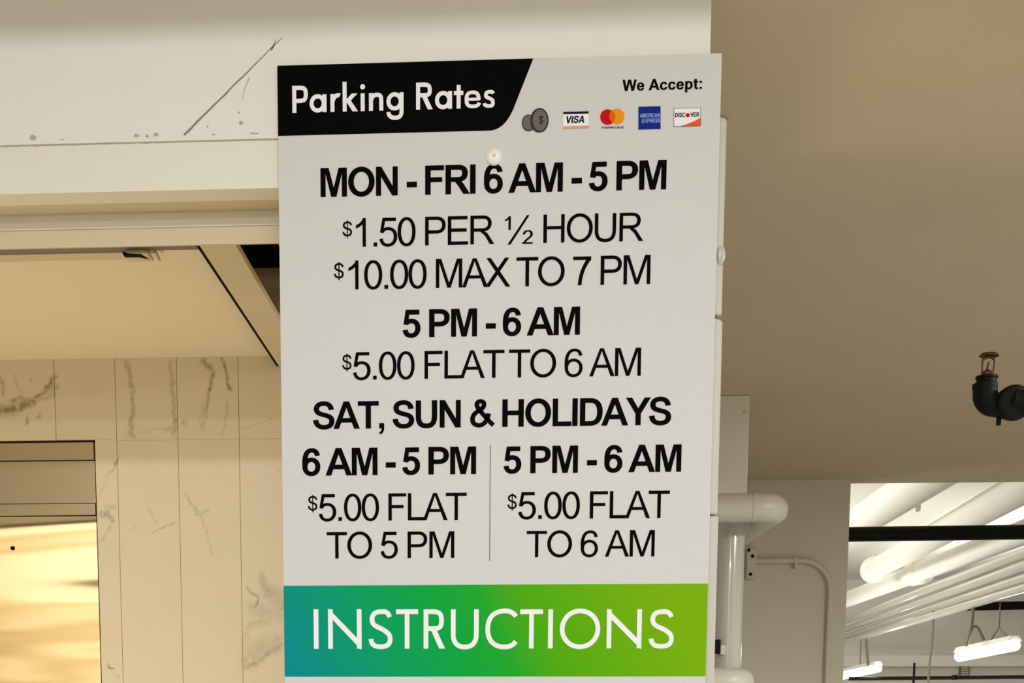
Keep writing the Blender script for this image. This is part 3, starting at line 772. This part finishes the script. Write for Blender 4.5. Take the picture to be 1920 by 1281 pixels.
    if ch == 'A':
        if b: return [('P', [(0, 0), (314, 0), (728, 1124), (728, 1466), (571, 1466)]), ('P', [(1471, 0), (1149, 0), (727, 1124), (727, 1466), (884, 1466)]), ('P', [(425, 333), (1035, 333), (940, 580), (515, 580)])]
        return [('P', [(-3, 0), (202, 0), (664, 1310), (664, 1466), (560, 1466)]), ('P', [(1369, 0), (1149, 0), (663, 1310), (663, 1466), (768, 1466)]), ('P', [(355, 444), (992, 444), (935, 602), (412, 602)])]
    if ch == 'X': return [('P', [(9, 0), (245, 0), (1282, 1466), (1056, 1466)]), ('P', [(1353, 0), (1113, 0), (76, 1466), (310, 1466)])]
    if ch == 'V':
        l = ('P', [(0, 1466), (320, 1466), (684, 380), (684, 0), (525, 0)]); return [l, mir(l, 683.5)]
    if ch == 'Y':
        l = ('P', [(-2, 1466), (344, 1466), (682, 900), (682, 560), (534, 617)]); return [l, mir(l, 681.5), rect(534, 0, 829, 640)]
    if ch == 'D': return [rect(148, 0, 444, 1466), S([(440, 1342), ('L', 700, 1342), ('C', 1065, 1342, 1236, 1120, 1236, 733), ('C', 1236, 346, 1065, 124, 700, 124), ('L', 440, 124)], 306, 248)]
    if ch == 'C': return [S([(1240, 1010), ('C', 1180, 1240, 1010, 1364, 770, 1364), ('C', 430, 1364, 250, 1120, 250, 735), ('C', 250, 340, 440, 102, 765, 102), ('C', 1010, 102, 1190, 240, 1245, 495)], 303, 254)]
    if ch == 'S':
        return [S([(1092, 1025), ('C', 1060, 1265, 900, 1370, 672, 1370), ('C', 410, 1370, 265, 1240, 265, 1078), ('C', 265, 860, 470, 815, 690, 755), ('C', 980, 690, 1118, 620, 1118, 420), ('C', 1118, 215, 945, 97, 690, 97), ('C', 410, 97, 245, 230, 214, 495)], 300, 246)] if b else \
               [S([(1125, 1050), ('C', 1090, 1290, 920, 1404, 680, 1404), ('C', 400, 1404, 232, 1275, 232, 1088), ('C', 232, 880, 440, 815, 660, 760), ('C', 960, 690, 1150, 620, 1150, 400), ('C', 1150, 190, 970, 60, 700, 60), ('C', 400, 60, 210, 200, 180, 480)], 190, 170)]
    if ch == '0': return [S(ell(569, 723, 390, 673, .6), 190, 154)]
    if ch == '1': return [rect(583, 0, 763, 1472), ('P', [(223, 932), (420, 1020), (590, 1140), (700, 1300), (700, 1472), (647, 1472), (520, 1310), (390, 1190), (223, 1106)])]
    if ch == '2': return [S([(205, 1010), ('C', 230, 1270, 370, 1396, 585, 1396), ('C', 800, 1396, 943, 1260, 943, 1065), ('C', 943, 700, 420, 520, 240, 130)], 190, 156), rect(62, 0, 1031, 173)]
    if ch == '5':
        if b: return [('P', [(130, 690), (370, 655), (455, 1200), (455, 1452), (252, 1452)]), rect(450, 1196, 1002, 1452), S([(262, 722), ('C', 370, 840, 450, 862, 560, 862), ('C', 780, 862, 918, 715, 918, 492), ('C', 918, 250, 760, 98, 550, 98), ('C', 370, 98, 245, 210, 222, 405)], 290, 242)]
        return [('P', [(114, 705), (283, 683), (400, 1286), (400, 1458), (256, 1458)]), rect(395, 1286, 985, 1458), S([(215, 710), ('C', 330, 870, 420, 903, 555, 903), ('C', 800, 903, 960, 738, 960, 488), ('C', 960, 225, 780, 50, 550, 50), ('C', 340, 50, 205, 175, 180, 392)], 196, 154)]
    if ch == '6':
        if b: return [S(ell(585, 475, 355, 378, .58), 284, 238), S([(924, 1060), ('C', 895, 1265, 780, 1354, 612, 1354), ('C', 350, 1354, 224, 1110, 224, 690), ('L', 228, 475)], 286, 236)]
        return [S(ell(575, 462, 393, 412, .58), 186, 152), S([(948, 1098), ('C', 915, 1300, 800, 1396, 625, 1396), ('C', 320, 1396, 172, 1130, 172, 700), ('L', 180, 462)], 186, 152)]
    if ch == '7': return [rect(97, 1274, 1046, 1447), S([(985, 1360), ('C', 720, 1080, 490, 600, 455, 0)], 200, 190)]
    if ch == '&': return [S([(1392, 95), ('C', 1130, 320, 760, 740, 545, 1010), ('C', 420, 1180, 470, 1380, 670, 1380), ('C', 900, 1380, 930, 1140, 760, 1000), ('C', 600, 870, 235, 750, 235, 420), ('C', 235, 220, 390, 98, 600, 98), ('C', 860, 98, 1060, 330, 1125, 730)], 262, 232)]
    if ch == ',': return [rect(138, 0, 420, 281), ('P', [(138, -215), (195, -330), (330, -250), (410, -110), (420, 5), (270, 5), (250, -130)])]
    if ch == '$':
        return [S([(985, 1010), ('C', 950, 1230, 800, 1300, 590, 1300), ('C', 330, 1300, 200, 1180, 200, 1020), ('C', 200, 830, 380, 760, 590, 705), ('C', 830, 640, 985, 560, 985, 370), ('C', 985, 170, 820, 60, 590, 60), ('C', 330, 60, 170, 190, 145, 420)], 200, 180), rect(525, -190, 640, 1500)]
    if ch == ':': return [rect(200, 0, 481, 281), rect(200, 781, 481, 1062)]
    if ch == 'W':
        l = [('P', [(6, 1466), (309, 1466), (545, 380), (677, 0), (352, 0)]), ('P', [(352, 0), (677, 0), (968, 1120), (968, 1466), (789, 1466), (500, 380)])]
        return l + [mir(p, 967) for p in l]
    if ch == 'e': return [rect(200, 445, 950, 632), S([(918, 470), ('C', 930, 800, 790, 960, 565, 960), ('C', 340, 960, 215, 790, 215, 530), ('C', 215, 260, 350, 100, 590, 100), ('C', 750, 100, 870, 190, 915, 340)], 275, 215)]
    if ch == 'c': return [S([(918, 700), ('C', 880, 870, 760, 955, 590, 955), ('C', 350, 955, 222, 790, 222, 525), ('C', 222, 250, 360, 100, 595, 100), ('C', 780, 100, 890, 200, 925, 400)], 282, 222)]
    if ch == 'p': return [rect(139, -404, 420, 1062), S(ell(640, 535, 360, 428, .58), 285, 222)]
    if ch == 't': return [rect(165, 330, 446, 1330), rect(20, 838, 640, 1062), S([(306, 400), ('C', 306, 150, 380, 100, 520, 100), ('L', 645, 115)], 281, 220)]
    return []
def adv(ch, b):
    if ch.isdigit() or ch == '$': return 1139
    return ADV[b].get(ch, 1366)
def emit(pr, prims, ox, oz, sx, sz, mi=0, slant=0.0):
    for p in prims:
        if p[0] == 'P':
            pr.poly([(ox + (x + slant * y) * sx, oz + y * sz) for x, y in p[1]], mi)
        else:
            L, R = stroke_sides(p[1], p[2], p[3])
            pr.strip([(ox + (x + slant * y) * sx, oz + y * sz) for x, y in L], [(ox + (x + slant * y) * sx, oz + y * sz) for x, y in R], mi)
def ink(prims):
    xs = []
    for p in prims:
        if p[0] == 'P': xs += [x for x, y in p[1]]
        else:
            L, R = stroke_sides(p[1], p[2], p[3], 8); xs += [x for x, y in L + R]
    return min(xs), max(xs)
def text_line(text, b, xl, yl, xr, yr, cap, name='lettering', parent=None, label=None, lift=.0004, m=None, slant=0.0, hscale=1.0, heavy=0.0, fit=False):
    """set text so that its ink runs from (xl, yl) to (xr, yr) on the baseline; cap = cap height in pixels"""
    A, B = at_y(xl, yl, YS), at_y(xr, yr, YS); z = (A.z + B.z) / 2
    mpp = (B.x - A.x) / (xr - xl); sz = cap * mpp / 1466; sx = sz * hscale
    pr = Print(lift); gl = [grotesk(c, b) for c in text]
    l0 = ink(gl[0])[0]; r1 = ink(gl[-1])[1]
    nat = sum(adv(c, b) for c in text[:-1]) + r1 - l0
    if fit: sx = (B.x - A.x) / nat
    KERN = {('T', ' '): -140} if not b else {}
    nat += sum(KERN.get(p, 0) for p in zip(text, text[1:]))
    tr = ((B.x - A.x) / sx - nat) / max(1, len(text) - 1)
    x = A.x - l0 * sx
    for i, (c, g) in enumerate(zip(text, gl)):
        emit(pr, g, x, z, sx, sz, 0, slant)
        if heavy: emit(pr, g, x + heavy * mpp, z, sx, sz, 0, slant)
        x += (adv(c, b) + tr + KERN.get((c, text[i + 1] if i + 1 < len(text) else ''), 0)) * sx
    return pr, z, mpp
def put(pr, name, parent, m, label=None):
    o = pr.build(name, m, parent)
    if label: o['label'] = label
    return o
def small_dollar(pr, x0, y0, x1, y1, mi=0):
    """raised dollar sign filling a pixel box"""
    a, b = at_y(x0, y1, YS), at_y(x1, y0, YS)
    emit(pr, grotesk('$', 0), a.x - 45 * (b.x - a.x) / 1040, a.z + 190 * (b.z - a.z) / 1690, (b.x - a.x) / 1040, (b.z - a.z) / 1690, mi)

K = M['ink_black']
put(text_line('MON - FRI 6 AM - 5 PM', 1, 601.2, 370.4, 1249, 354.8, 52)[0], 'rate_lettering', sign, K, 'bold black lettering reading MON - FRI 6 AM - 5 PM')
pr, z, mpp = text_line('1.50 PER', 0, 667.5, 462.6, 927, 458.4, 51)
small_dollar(pr, 642, 413, 660, 447)
# one half
def small_fig(pr, ch, x0, y0, x1, y1):
    a, b = at_y(x0, y1, YS), at_y(x1, y0, YS); g = grotesk(ch, 0); l, r = ink(g)
    emit(pr, g, a.x - l * (b.x - a.x) / (r - l), a.z, (b.x - a.x) / (r - l), (b.z - a.z) / 1470)
for dx in (0, .9):
    small_fig(pr, '1', 946.5 + dx, 405.5, 957 + dx, 431.5); small_fig(pr, '2', 979 + dx, 431.5, 998.3 + dx, 457.8)
c = [at_y(*p, YS) for p in ((951.5, 459), (957, 459), (993, 403.5), (988, 403.5))]; pr.poly([(p.x, p.z) for p in c])
p2, z, mpp = text_line('HOUR', 0, 1018.5, 455.5, 1206, 452.3, 51)
pr.add(p2.v, p2.f)
put(pr, 'rate_lettering', sign, K, 'black lettering reading $1.50 PER ½ HOUR')
pr = text_line('10.00 MAX TO 7 PM', 0, 653.5, 542.8, 1219, 533.2, 52)[0]; small_dollar(pr, 626, 491, 644.5, 526)
put(pr, 'rate_lettering', sign, K, 'black lettering reading $10.00 MAX TO 7 PM')
put(text_line('5 PM - 6 AM', 1, 754.8, 633, 1087.2, 628.2, 50.5)[0], 'rate_lettering', sign, K, 'bold black lettering reading 5 PM - 6 AM, centred')
pr = text_line('5.00 FLAT TO 6 AM', 0, 662, 711.8, 1201.3, 705.6, 50.4)[0]; small_dollar(pr, 641.5, 663, 659, 697)
put(pr, 'rate_lettering', sign, K, 'black lettering reading $5.00 FLAT TO 6 AM')
put(text_line('SAT, SUN & HOLIDAYS', 1, 587, 804.2, 1258, 797.8, 50)[0], 'rate_lettering', sign, K, 'bold black lettering reading SAT, SUN & HOLIDAYS')
put(text_line('6 AM - 5 PM', 1, 567, 892, 892.6, 889.8, 50)[0], 'rate_lettering', sign, K, 'bold black lettering reading 6 AM - 5 PM')
put(text_line('5 PM - 6 AM', 1, 944, 888.6, 1277, 884.4, 50)[0], 'rate_lettering', sign, K, 'bold black lettering reading 5 PM - 6 AM, right column')
pr = text_line('5.00 FLAT', 0, 598, 977, 875, 975.7, 49.5)[0]; small_dollar(pr, 577.3, 928, 595, 961)
put(pr, 'rate_lettering', sign, K, 'black lettering reading $5.00 FLAT, left column')
pr = text_line('5.00 FLAT', 0, 971.6, 973.6, 1255, 971.5, 50)[0]; small_dollar(pr, 951.2, 925, 969, 958)
put(pr, 'rate_lettering', sign, K, 'black lettering reading $5.00 FLAT, right column')
put(text_line('TO 5 PM', 0, 612.8, 1047.6, 851.8, 1046.7, 48.6)[0], 'rate_lettering', sign, K, 'black lettering reading TO 5 PM')
put(text_line('TO 6 AM', 0, 987, 1045.2, 1227, 1043.6, 48.6)[0], 'rate_lettering', sign, K, 'black lettering reading TO 6 AM')
put(text_line('We Accept:', 1, 1166.8, 171, 1315.2, 167, 20, heavy=.6)[0], 'accept_lettering', sign, K, 'small bold black lettering reading We Accept:')

# divider between the weekend columns
pr = Print(.0004); a, b = at_y(919.3, 834.7, YS), at_y(918.2, 1052.5, YS); xm = (a.x + b.x) / 2; w = .8 / F_PX * YS
pr.poly([(xm - w, b.z), (xm + w, b.z), (xm + w, a.z), (xm - w, a.z)])
put(pr, 'divider_line', sign, M['ink_teal'], 'thin grey teal line between the columns')

# black banner with its slanted, rounded right end
def pt(x, y): p = at_y(x, y, YS); return (p.x, p.z)
zb = (px_z(520.8, 254.8, YS) + px_z(915, 245.6, YS)) / 2
pr = Print(.0003); top = SZT - .0002
curve = [p for p, _ in sample([pt(1000, 110.7), ('L',) + pt(963.5, 202.4), ('C',) + pt(955, 222) + pt(942, 244.8) + pt(915, 245.6)], 16)]
curve[0] = (curve[0][0], top)
zfix = [(x, max(z, zb)) for x, z in curve]
pr.poly([(SX0 + .0002, top), (SX0 + .0002, zb)] + zfix[::-1])
banner = put(pr, 'banner', sign, K, 'black header banner with a slanted right end')

def futura(ch, x0, x1, yb, cap, s, pr, mi=0):
    """geometric letter between pixels x0..x1 standing on yb; cap height and stroke in pixels (x height = .655 cap)"""
    h = cap; w = x1 - x0; xh = cap * .66; P = []; hs = s / 2
    R = rect
    def st(path, V=None, H=None): P.append(S(path, V or s, H or s))
    if ch == 'I': P.append(R(0, 0, w, h))
    elif ch == 'N': P += [R(0, 0, s, h), R(w - s, 0, w, h), ('P', [(0, h), (0, h * 1.03), (s * .55, h * .93), (w, -h * .035), (w, h * .16), (s * .6, h * .86)])]; P[-1] = ('P', [(0, h * 1.02), (s * .3, h * 1.0), (w, h * .15), (w, -h * .025), (w - s * .3, 0), (0, h * .86)])
    elif ch == 'S':
        e = w - hs
        st([(e - w * .02, h * .80), ('C', w * .80, h * .97, w * .62, h - hs, w * .5, h - hs), ('C', w * .25, h - hs, w * .13, h * .86, w * .13, h * .74), ('C', w * .13, h * .56, w * .46, h * .55, w * .66, h * .46), ('C', w * .86, h * .38, w - hs, h * .33, w - hs, h * .24), ('C', w - hs, h * .10, w * .74, hs - h * .01, w * .5, hs - h * .01), ('C', w * .24, hs - h * .01, w * .1, h * .10, hs * .8, h * .25)])
    elif ch == 'T': P += [R(0, h - s, w, h), R(w / 2 - hs, 0, w / 2 + hs, h - s * .5)]
    elif ch == 'R':
        P.append(R(0, 0, s, h)); m = h * .45
        st([(s, h - hs), ('L', w * .42, h - hs), ('C', w * .74, h - hs, w - w * .06 - hs, h * .88, w - w * .06 - hs, h * .5 + m / 2 - hs * .2), ('C', w - w * .06 - hs, h * .54, w * .74, m + hs, w * .42, m + hs), ('L', s, m + hs)])
        P.append(('P', [(w * .30, m + s * .6), (w * .30 + s * 1.2, m + s * .6), (w, 0), (w - s * 1.25, 0)]))
    elif ch == 'P':
        P.append(R(0, 0, s, h)); m = h * .36
        st([(s, h - hs), ('L', w * .42, h - hs), ('C', w * .80, h - hs, w - hs, h * .87, w - hs, (h + m) / 2), ('C', w - hs, m + h * .13, w * .80, m + hs, w * .42, m + hs), ('L', s, m + hs)])
    elif ch == 'U': st([(hs, h), ('L', hs, h * .36), ('C', hs, h * .12, w * .28, hs - h * .02, w / 2, hs - h * .02), ('C', w * .72, hs - h * .02, w - hs, h * .12, w - hs, h * .36), ('L', w - hs, h)])
    elif ch == 'C':
        r = h / 2 - hs + h * .02
        st([(w - hs * .3, h * .82), ('C', w * .86, h * .94, w * .74, h - hs + h * .02, w * .62, h - hs + h * .02), ('C', w * .25, h - hs + h * .02, hs, h * .78, hs, h * .5), ('C', hs, h * .22, w * .25, hs - h * .02, w * .62, hs - h * .02), ('C', w * .74, hs - h * .02, w * .86, h * .06, w - hs * .3, h * .18)])
    elif ch == 'O': st(ell(w / 2, h / 2, w / 2 - hs, h / 2 - hs + h * .02))
    elif ch == 'a': st(ell(w / 2 - s * .1, xh / 2, w / 2 - s * .6, xh / 2 - hs + h * .01)); P.append(R(w - s, 0, w, xh))
    elif ch == 'r': P.append(R(0, 0, s, xh)); st([(hs, xh * .5), ('C', hs * 1.2, xh * .80, w * .62, xh * 1.0, w - hs * .25, xh - hs * .8)], s, s)
    elif ch == 'k': P += [R(0, 0, s, h * 1.1), ('P', [(s * .7, xh * .46), (s * .7, xh * .62), (w * .60, xh), (w * .97, xh), (s * 1.75, xh * .54)]), ('P', [(s * .8, xh * .60), (s * 1.9, xh * .66), (w, 0), (w - s * 1.35, 0)])]
    elif ch == 'i': P += [R(w / 2 - hs, 0, w / 2 + hs, xh), ('P', [(w / 2 + s * .62 * math.cos(k * math.pi / 10), h * .90 + s * .62 * math.sin(k * math.pi / 10)) for k in range(20)])]
    elif ch == 'n': P.append(R(0, 0, s, xh)); st([(hs, xh * .45), ('C', hs, xh * .8, w * .35, xh - hs + h * .01, w * .55, xh - hs + h * .01), ('C', w * .8, xh - hs + h * .01, w - hs, xh * .8, w - hs, xh * .55), ('L', w - hs, 0)])
    elif ch == 'g':
        st(ell(w / 2 - s * .1, xh / 2, w / 2 - s * .6, xh / 2 - hs + h * .01))
        st([(w - hs, xh), ('L', w - hs, -h * .04), ('C', w - hs, -h * .22, w * .75, -h * .28, w * .5, -h * .28), ('C', w * .28, -h * .28, w * .12, -h * .20, hs, -h * .06)])
    elif ch == 't': P += [R(w / 2 - hs, 0, w / 2 + hs, h * .88), R(0, xh - s, w, xh)]
    elif ch == 'e':
        P.append(R(hs, xh * .42, w - hs * .8, xh * .42 + s * .72))
        st([(w - hs, xh * .45), ('C', w - hs, xh * .8, w * .75, xh - hs + h * .01, w * .5, xh - hs + h * .01), ('C', w * .22, xh - hs + h * .01, hs, xh * .78, hs, xh * .5), ('C', hs, xh * .22, w * .22, hs - h * .01, w * .5, hs - h * .01), ('C', w * .74, hs - h * .01, w * .86, xh * .14, w - hs * .7, xh * .30)], s * .92, s * .85)
    elif ch == 's':
        q = xh
        st([(w * .86, q * .80), ('C', w * .74, q * .93, w * .62, q - hs + h * .01, w * .52, q - hs + h * .01), ('C', w * .28, q - hs + h * .01, w * .20, q * .84, w * .20, q * .72), ('C', w * .20, q * .56, w * .48, q * .57, w * .62, q * .50), ('C', w * .78, q * .44, w - hs, q * .42, w - hs, q * .27), ('C', w - hs, q * .1, w * .72, hs - h * .01, w * .48, hs - h * .01), ('C', w * .28, hs - h * .01, w * .12, q * .12, w * .06, q * .26)], s * .92, s * .85)
    o = at_y(x0, yb, YS); k = (at_y(x1, yb, YS).x - o.x) / w
    emit(pr, P, o.x, o.z, k, k, mi)
pr = Print(.0007)
FB = lambda u: 500 + u * .2604
for ch, u0, u1 in (('P', 186, 298), ('a', 310, 432), ('r', 460, 532), ('k', 548, 658), ('i', 672, 712), ('n', 737, 840), ('g', 863, 986), ('R', 1076, 1196), ('a', 1212, 1335), ('t', 1348, 1416), ('e', 1424, 1541), ('s', 1562, 1643)):
    x0, x1 = FB(u0), FB(u1); futura(ch, x0, x1, 212.3 - (x0 - 548) * .0265, 47.4, 7.5, pr)
put(pr, 'lettering', banner, M['ink_white'], 'white lettering reading Parking Rates')

# green band
pr = Print(.0003); pr.poly([(SX0 + .0002, ZG1), (SX1 - .0002, ZG1), (SX1 - .0002, ZG0), (SX0 + .0002, ZG0)])
band = put(pr, 'instruction_band', sign, M['band'], 'band printed from teal to lime green')
pr = Print(.0007); FI = lambda u: 500 + u * .4479
for ch, u0, u1 in (('I', 198, 218), ('N', 258, 398), ('S', 429, 527), ('T', 542, 634), ('R', 657, 747), ('U', 771, 887), ('C', 915, 1046), ('T', 1060, 1155), ('I', 1177, 1197), ('O', 1226, 1395), ('N', 1422, 1568), ('S', 1600, 1703)):
    x0, x1 = FI(u0), FI(u1); futura(ch, x0, x1, 1217 - (x0 - 588) * .0016, 72.5, 8.8, pr)
put(pr, 'lettering', band, M['ink_white'], 'white lettering reading INSTRUCTIONS')

# payment marks
def disc(pr, cx, cy, rx, ry, mi=0, n=40):
    pr.poly([pt(cx + rx * math.cos(2 * math.pi * k / n), cy + ry * math.sin(2 * math.pi * k / n)) for k in range(n)], mi)
coins = Print(.0004)
disc(coins, 991, 230.8, 12.8, 15.9, 0); put(coins, 'coins_mark', sign, [M['ink_dark'], M['ink_grey']], 'two grey coins with a dollar sign')
cs = Print(.0006); disc(cs, 991, 230.8, 10.8, 13.9, 1)
cs2 = Print(.0008); disc(cs2, 1009.8, 226.4, 15.6, 22.6, 0); disc(cs2, 1012.4, 225.8, 16.3, 22.8, 0)
cs3 = Print(.0010); disc(cs3, 1012.4, 225.8, 13.8, 20.0, 1)
cs4 = Print(.0012); small_dollar(cs4, 1010.2, 217, 1017.6, 234.5); small_dollar(cs4, 1011.2, 217, 1018.6, 234.5)
for c_ in (cs2, cs3, cs4): cs.add(c_.v, []); 
cs = Print(.0006); disc(cs, 991, 230.8, 10.8, 13.9, 1)
for c_ in (cs2, cs3, cs4):
    o = len(cs.v); cs.v += c_.v; cs.f += [tuple(o + i for i in f) for f in c_.f]; cs.m += c_.m
put(cs, 'coin_faces', [o for o in sign.children if o.name.startswith('coins_mark')][0], [M['ink_dark'], M['ink_grey']])
def box_px(pr, x0, y0, x1, y1, mi=0, tilt=-.028):
    pr.poly([pt(x0, y1), pt(x1, y1 + (x1 - x0) * tilt), pt(x1, y0 + (x1 - x0) * tilt), pt(x0, y0)], mi)
vb = Print(.0004); box_px(vb, 1056, 210.6, 1103.8, 241.6)
vm = put(vb, 'card_mark', sign, M['ink_white'], 'white card mark with a dark top bar and tan foot')
v2 = Print(.0006); box_px(v2, 1056, 210.2, 1103.8, 214.6, 0); box_px(v2, 1056, 237.2, 1103.8, 241.9, 1)
t = text_line('VISA', 1, 1062.4, 231.4, 1097.5, 230.6, 12.6, slant=.20, heavy=.7, fit=True)[0]
# keep the slanted word inside its width
t.v = [(x - .0022, y - .0002, z) for x, y, z in t.v]
o = len(v2.v); v2.v += t.v; v2.f += [tuple(o + i for i in f) for f in t.f]; v2.m += [2] * len(t.f)
M['ink_navy'] = mat('navy_print', (14, 16, 38), .5, spec=.06)
put(v2, 'bars_and_lettering', vm, [M['ink_navy'], M['ink_tan'], M['ink_navy']])
mc = Print(.0004); disc(mc, 1139.4, 219.8, 14.2, 14.6, 0)
mcm = put(mc, 'circles_mark', sign, [M['ink_red']], 'red and orange overlapping circles card mark')
mo = Print(.0006); disc(mo, 1156.6, 218.6, 14.2, 14.6, 0)
put(mo, 'orange_circle', mcm, M['ink_orange'])
lens = Print(.0008); R1 = 14.2
cxm, cym, half = 1148.0, 219.2, 8.6
pts_ = []
for k in range(15):
    an = -math.acos(half / R1) + 2 * math.acos(half / R1) * k / 14; pts_.append(pt(1139.4 + R1 * math.cos(an), 219.6 + R1 * math.sin(an)))
for k in range(15):
    an = math.pi - math.acos(half / R1) + 2 * math.acos(half / R1) * k / 14; pts_.append(pt(1156.6 + R1 * math.cos(an), 218.9 + R1 * math.sin(an)))
lens.poly(pts_); put(lens, 'overlap', mcm, M['ink_blend'])
def tiny(text, x0, y0, x1, y1, capx, m, parent, lift, name='lettering'):
    t = text_line(text, 1, x0, y0, x1, y1, capx, lift=lift, heavy=.35, fit=True)[0]; return put(t, name, parent, m)
# tiny word under the circles, drawn in lower case
lw = Print(.0004); u = 1127.2
LOW = {'m': 1.5, 'a': 1, 's': .9, 't': .6, 'e': 1, 'r': .65, 'c': .9, 'd': 1.05}
tot = sum(LOW[c] for c in 'mastercard')
for c in 'mastercard':
    wd = LOW[c] * 42.0 / tot; x0 = u; x1 = u + wd * .86; yb = 241.4 - (u - 1127) * .012
    if c in 'astre': futura(c, x0, x1, yb, 5.0, 1.05, lw)
    elif c == 'c':
        w_ = x1 - x0; o_ = at_y(x0, yb, YS); kk = (at_y(x1, yb, YS).x - o_.x) / w_
        emit(lw, [S([(w_ * .9, 2.6), ('C', w_ * .7, 3.4, .5, 3.4, .5, 1.7), ('C', .5, 0, w_ * .7, 0, w_ * .9, .7)], 1, 1)], o_.x, o_.z, kk, kk)
    elif c == 'd':
        w_ = x1 - x0; o_ = at_y(x0, yb, YS); kk = (at_y(x1, yb, YS).x - o_.x) / w_
        emit(lw, [S(ell(w_ / 2 - .2, 1.65, w_ / 2 - .6, 1.15), 1, 1), rect(w_ - 1, 0, w_, 5)], o_.x, o_.z, kk, kk)
    else:
        w_ = x1 - x0; o_ = at_y(x0, yb, YS); kk = (at_y(x1, yb, YS).x - o_.x) / w_
        emit(lw, [rect(0, 0, 1, 3.3), rect(w_ / 2 - .5, 0, w_ / 2 + .5, 3.2), rect(w_ - 1, 0, w_, 3.0), rect(0, 2.4, w_ - .3, 3.3)], o_.x, o_.z, kk, kk)
    u += wd
put(lw, 'lettering', mcm, M['ink_dark'])
ax = Print(.0004); box_px(ax, 1196.8, 200.4, 1238.6, 243.4)
axm = put(ax, 'blue_card_mark', sign, M['ink_blue'], 'square blue card mark with pale lettering')
tiny('AMERICAN', 1199.5, 221.2, 1236.5, 220.2, 7.4, M['ink_pale_blue'], axm, .0006)
tiny('EXPRESS', 1203.5, 230.8, 1237.6, 229.9, 7.2, M['ink_pale_blue'], axm, .0006)
di = Print(.0004); box_px(di, 1263, 203.2, 1314, 238.2)
dim = put(di, 'swoosh_card_mark', sign, M['ink_grey'], 'white card mark with an orange swoosh')
d2 = Print(.0006); box_px(d2, 1264, 204.2, 1313, 237.2); put(d2, 'card_face', dim, M['ink_white'])
d3 = Print(.0008)
d3.poly([pt(*p) for p in ((1274, 237.2), (1284, 234.6), (1296, 230), (1306, 225.2), (1313, 221.4), (1313, 235.9))]); put(d3, 'swoosh', dim, M['ink_swoosh'])
t1 = tiny('DISC', 1265.6, 220.3, 1284.0, 219.9, 7.8, M['ink_black'], dim, .0008)
t2 = tiny('VER', 1294.2, 219.6, 1310.6, 219.2, 7.8, M['ink_black'], dim, .0008)
d4 = Print(.0008); disc(d4, 1289.2, 216.4, 4.0, 3.9); put(d4, 'red_dot', dim, M['ink_red'])

# white plastic fastener
fc = at_y(926.3, 295, YS)
k = 14.6 / F_PX * YS
fo = MB().lathe([(k, 0), (k, .0012), (k * .93, .0032), (k * .72, .0050), (k * .42, .0060), (k * .24, .0063), (k * .20, .0050), (.0001, .0048)], fc, (0, -1, 0), 32).build('fastener', M['plastic_white'], sign, smooth=True)
fo['label'] = 'round white plastic fastener'
MB().lathe([(k * .19, 0), (k * .18, .0004), (.0001, .0008)], fc + Vector((0, -.0049, 0)), (0, -1, 0), 16).build('fastener_hole', M['cavity'], fo)
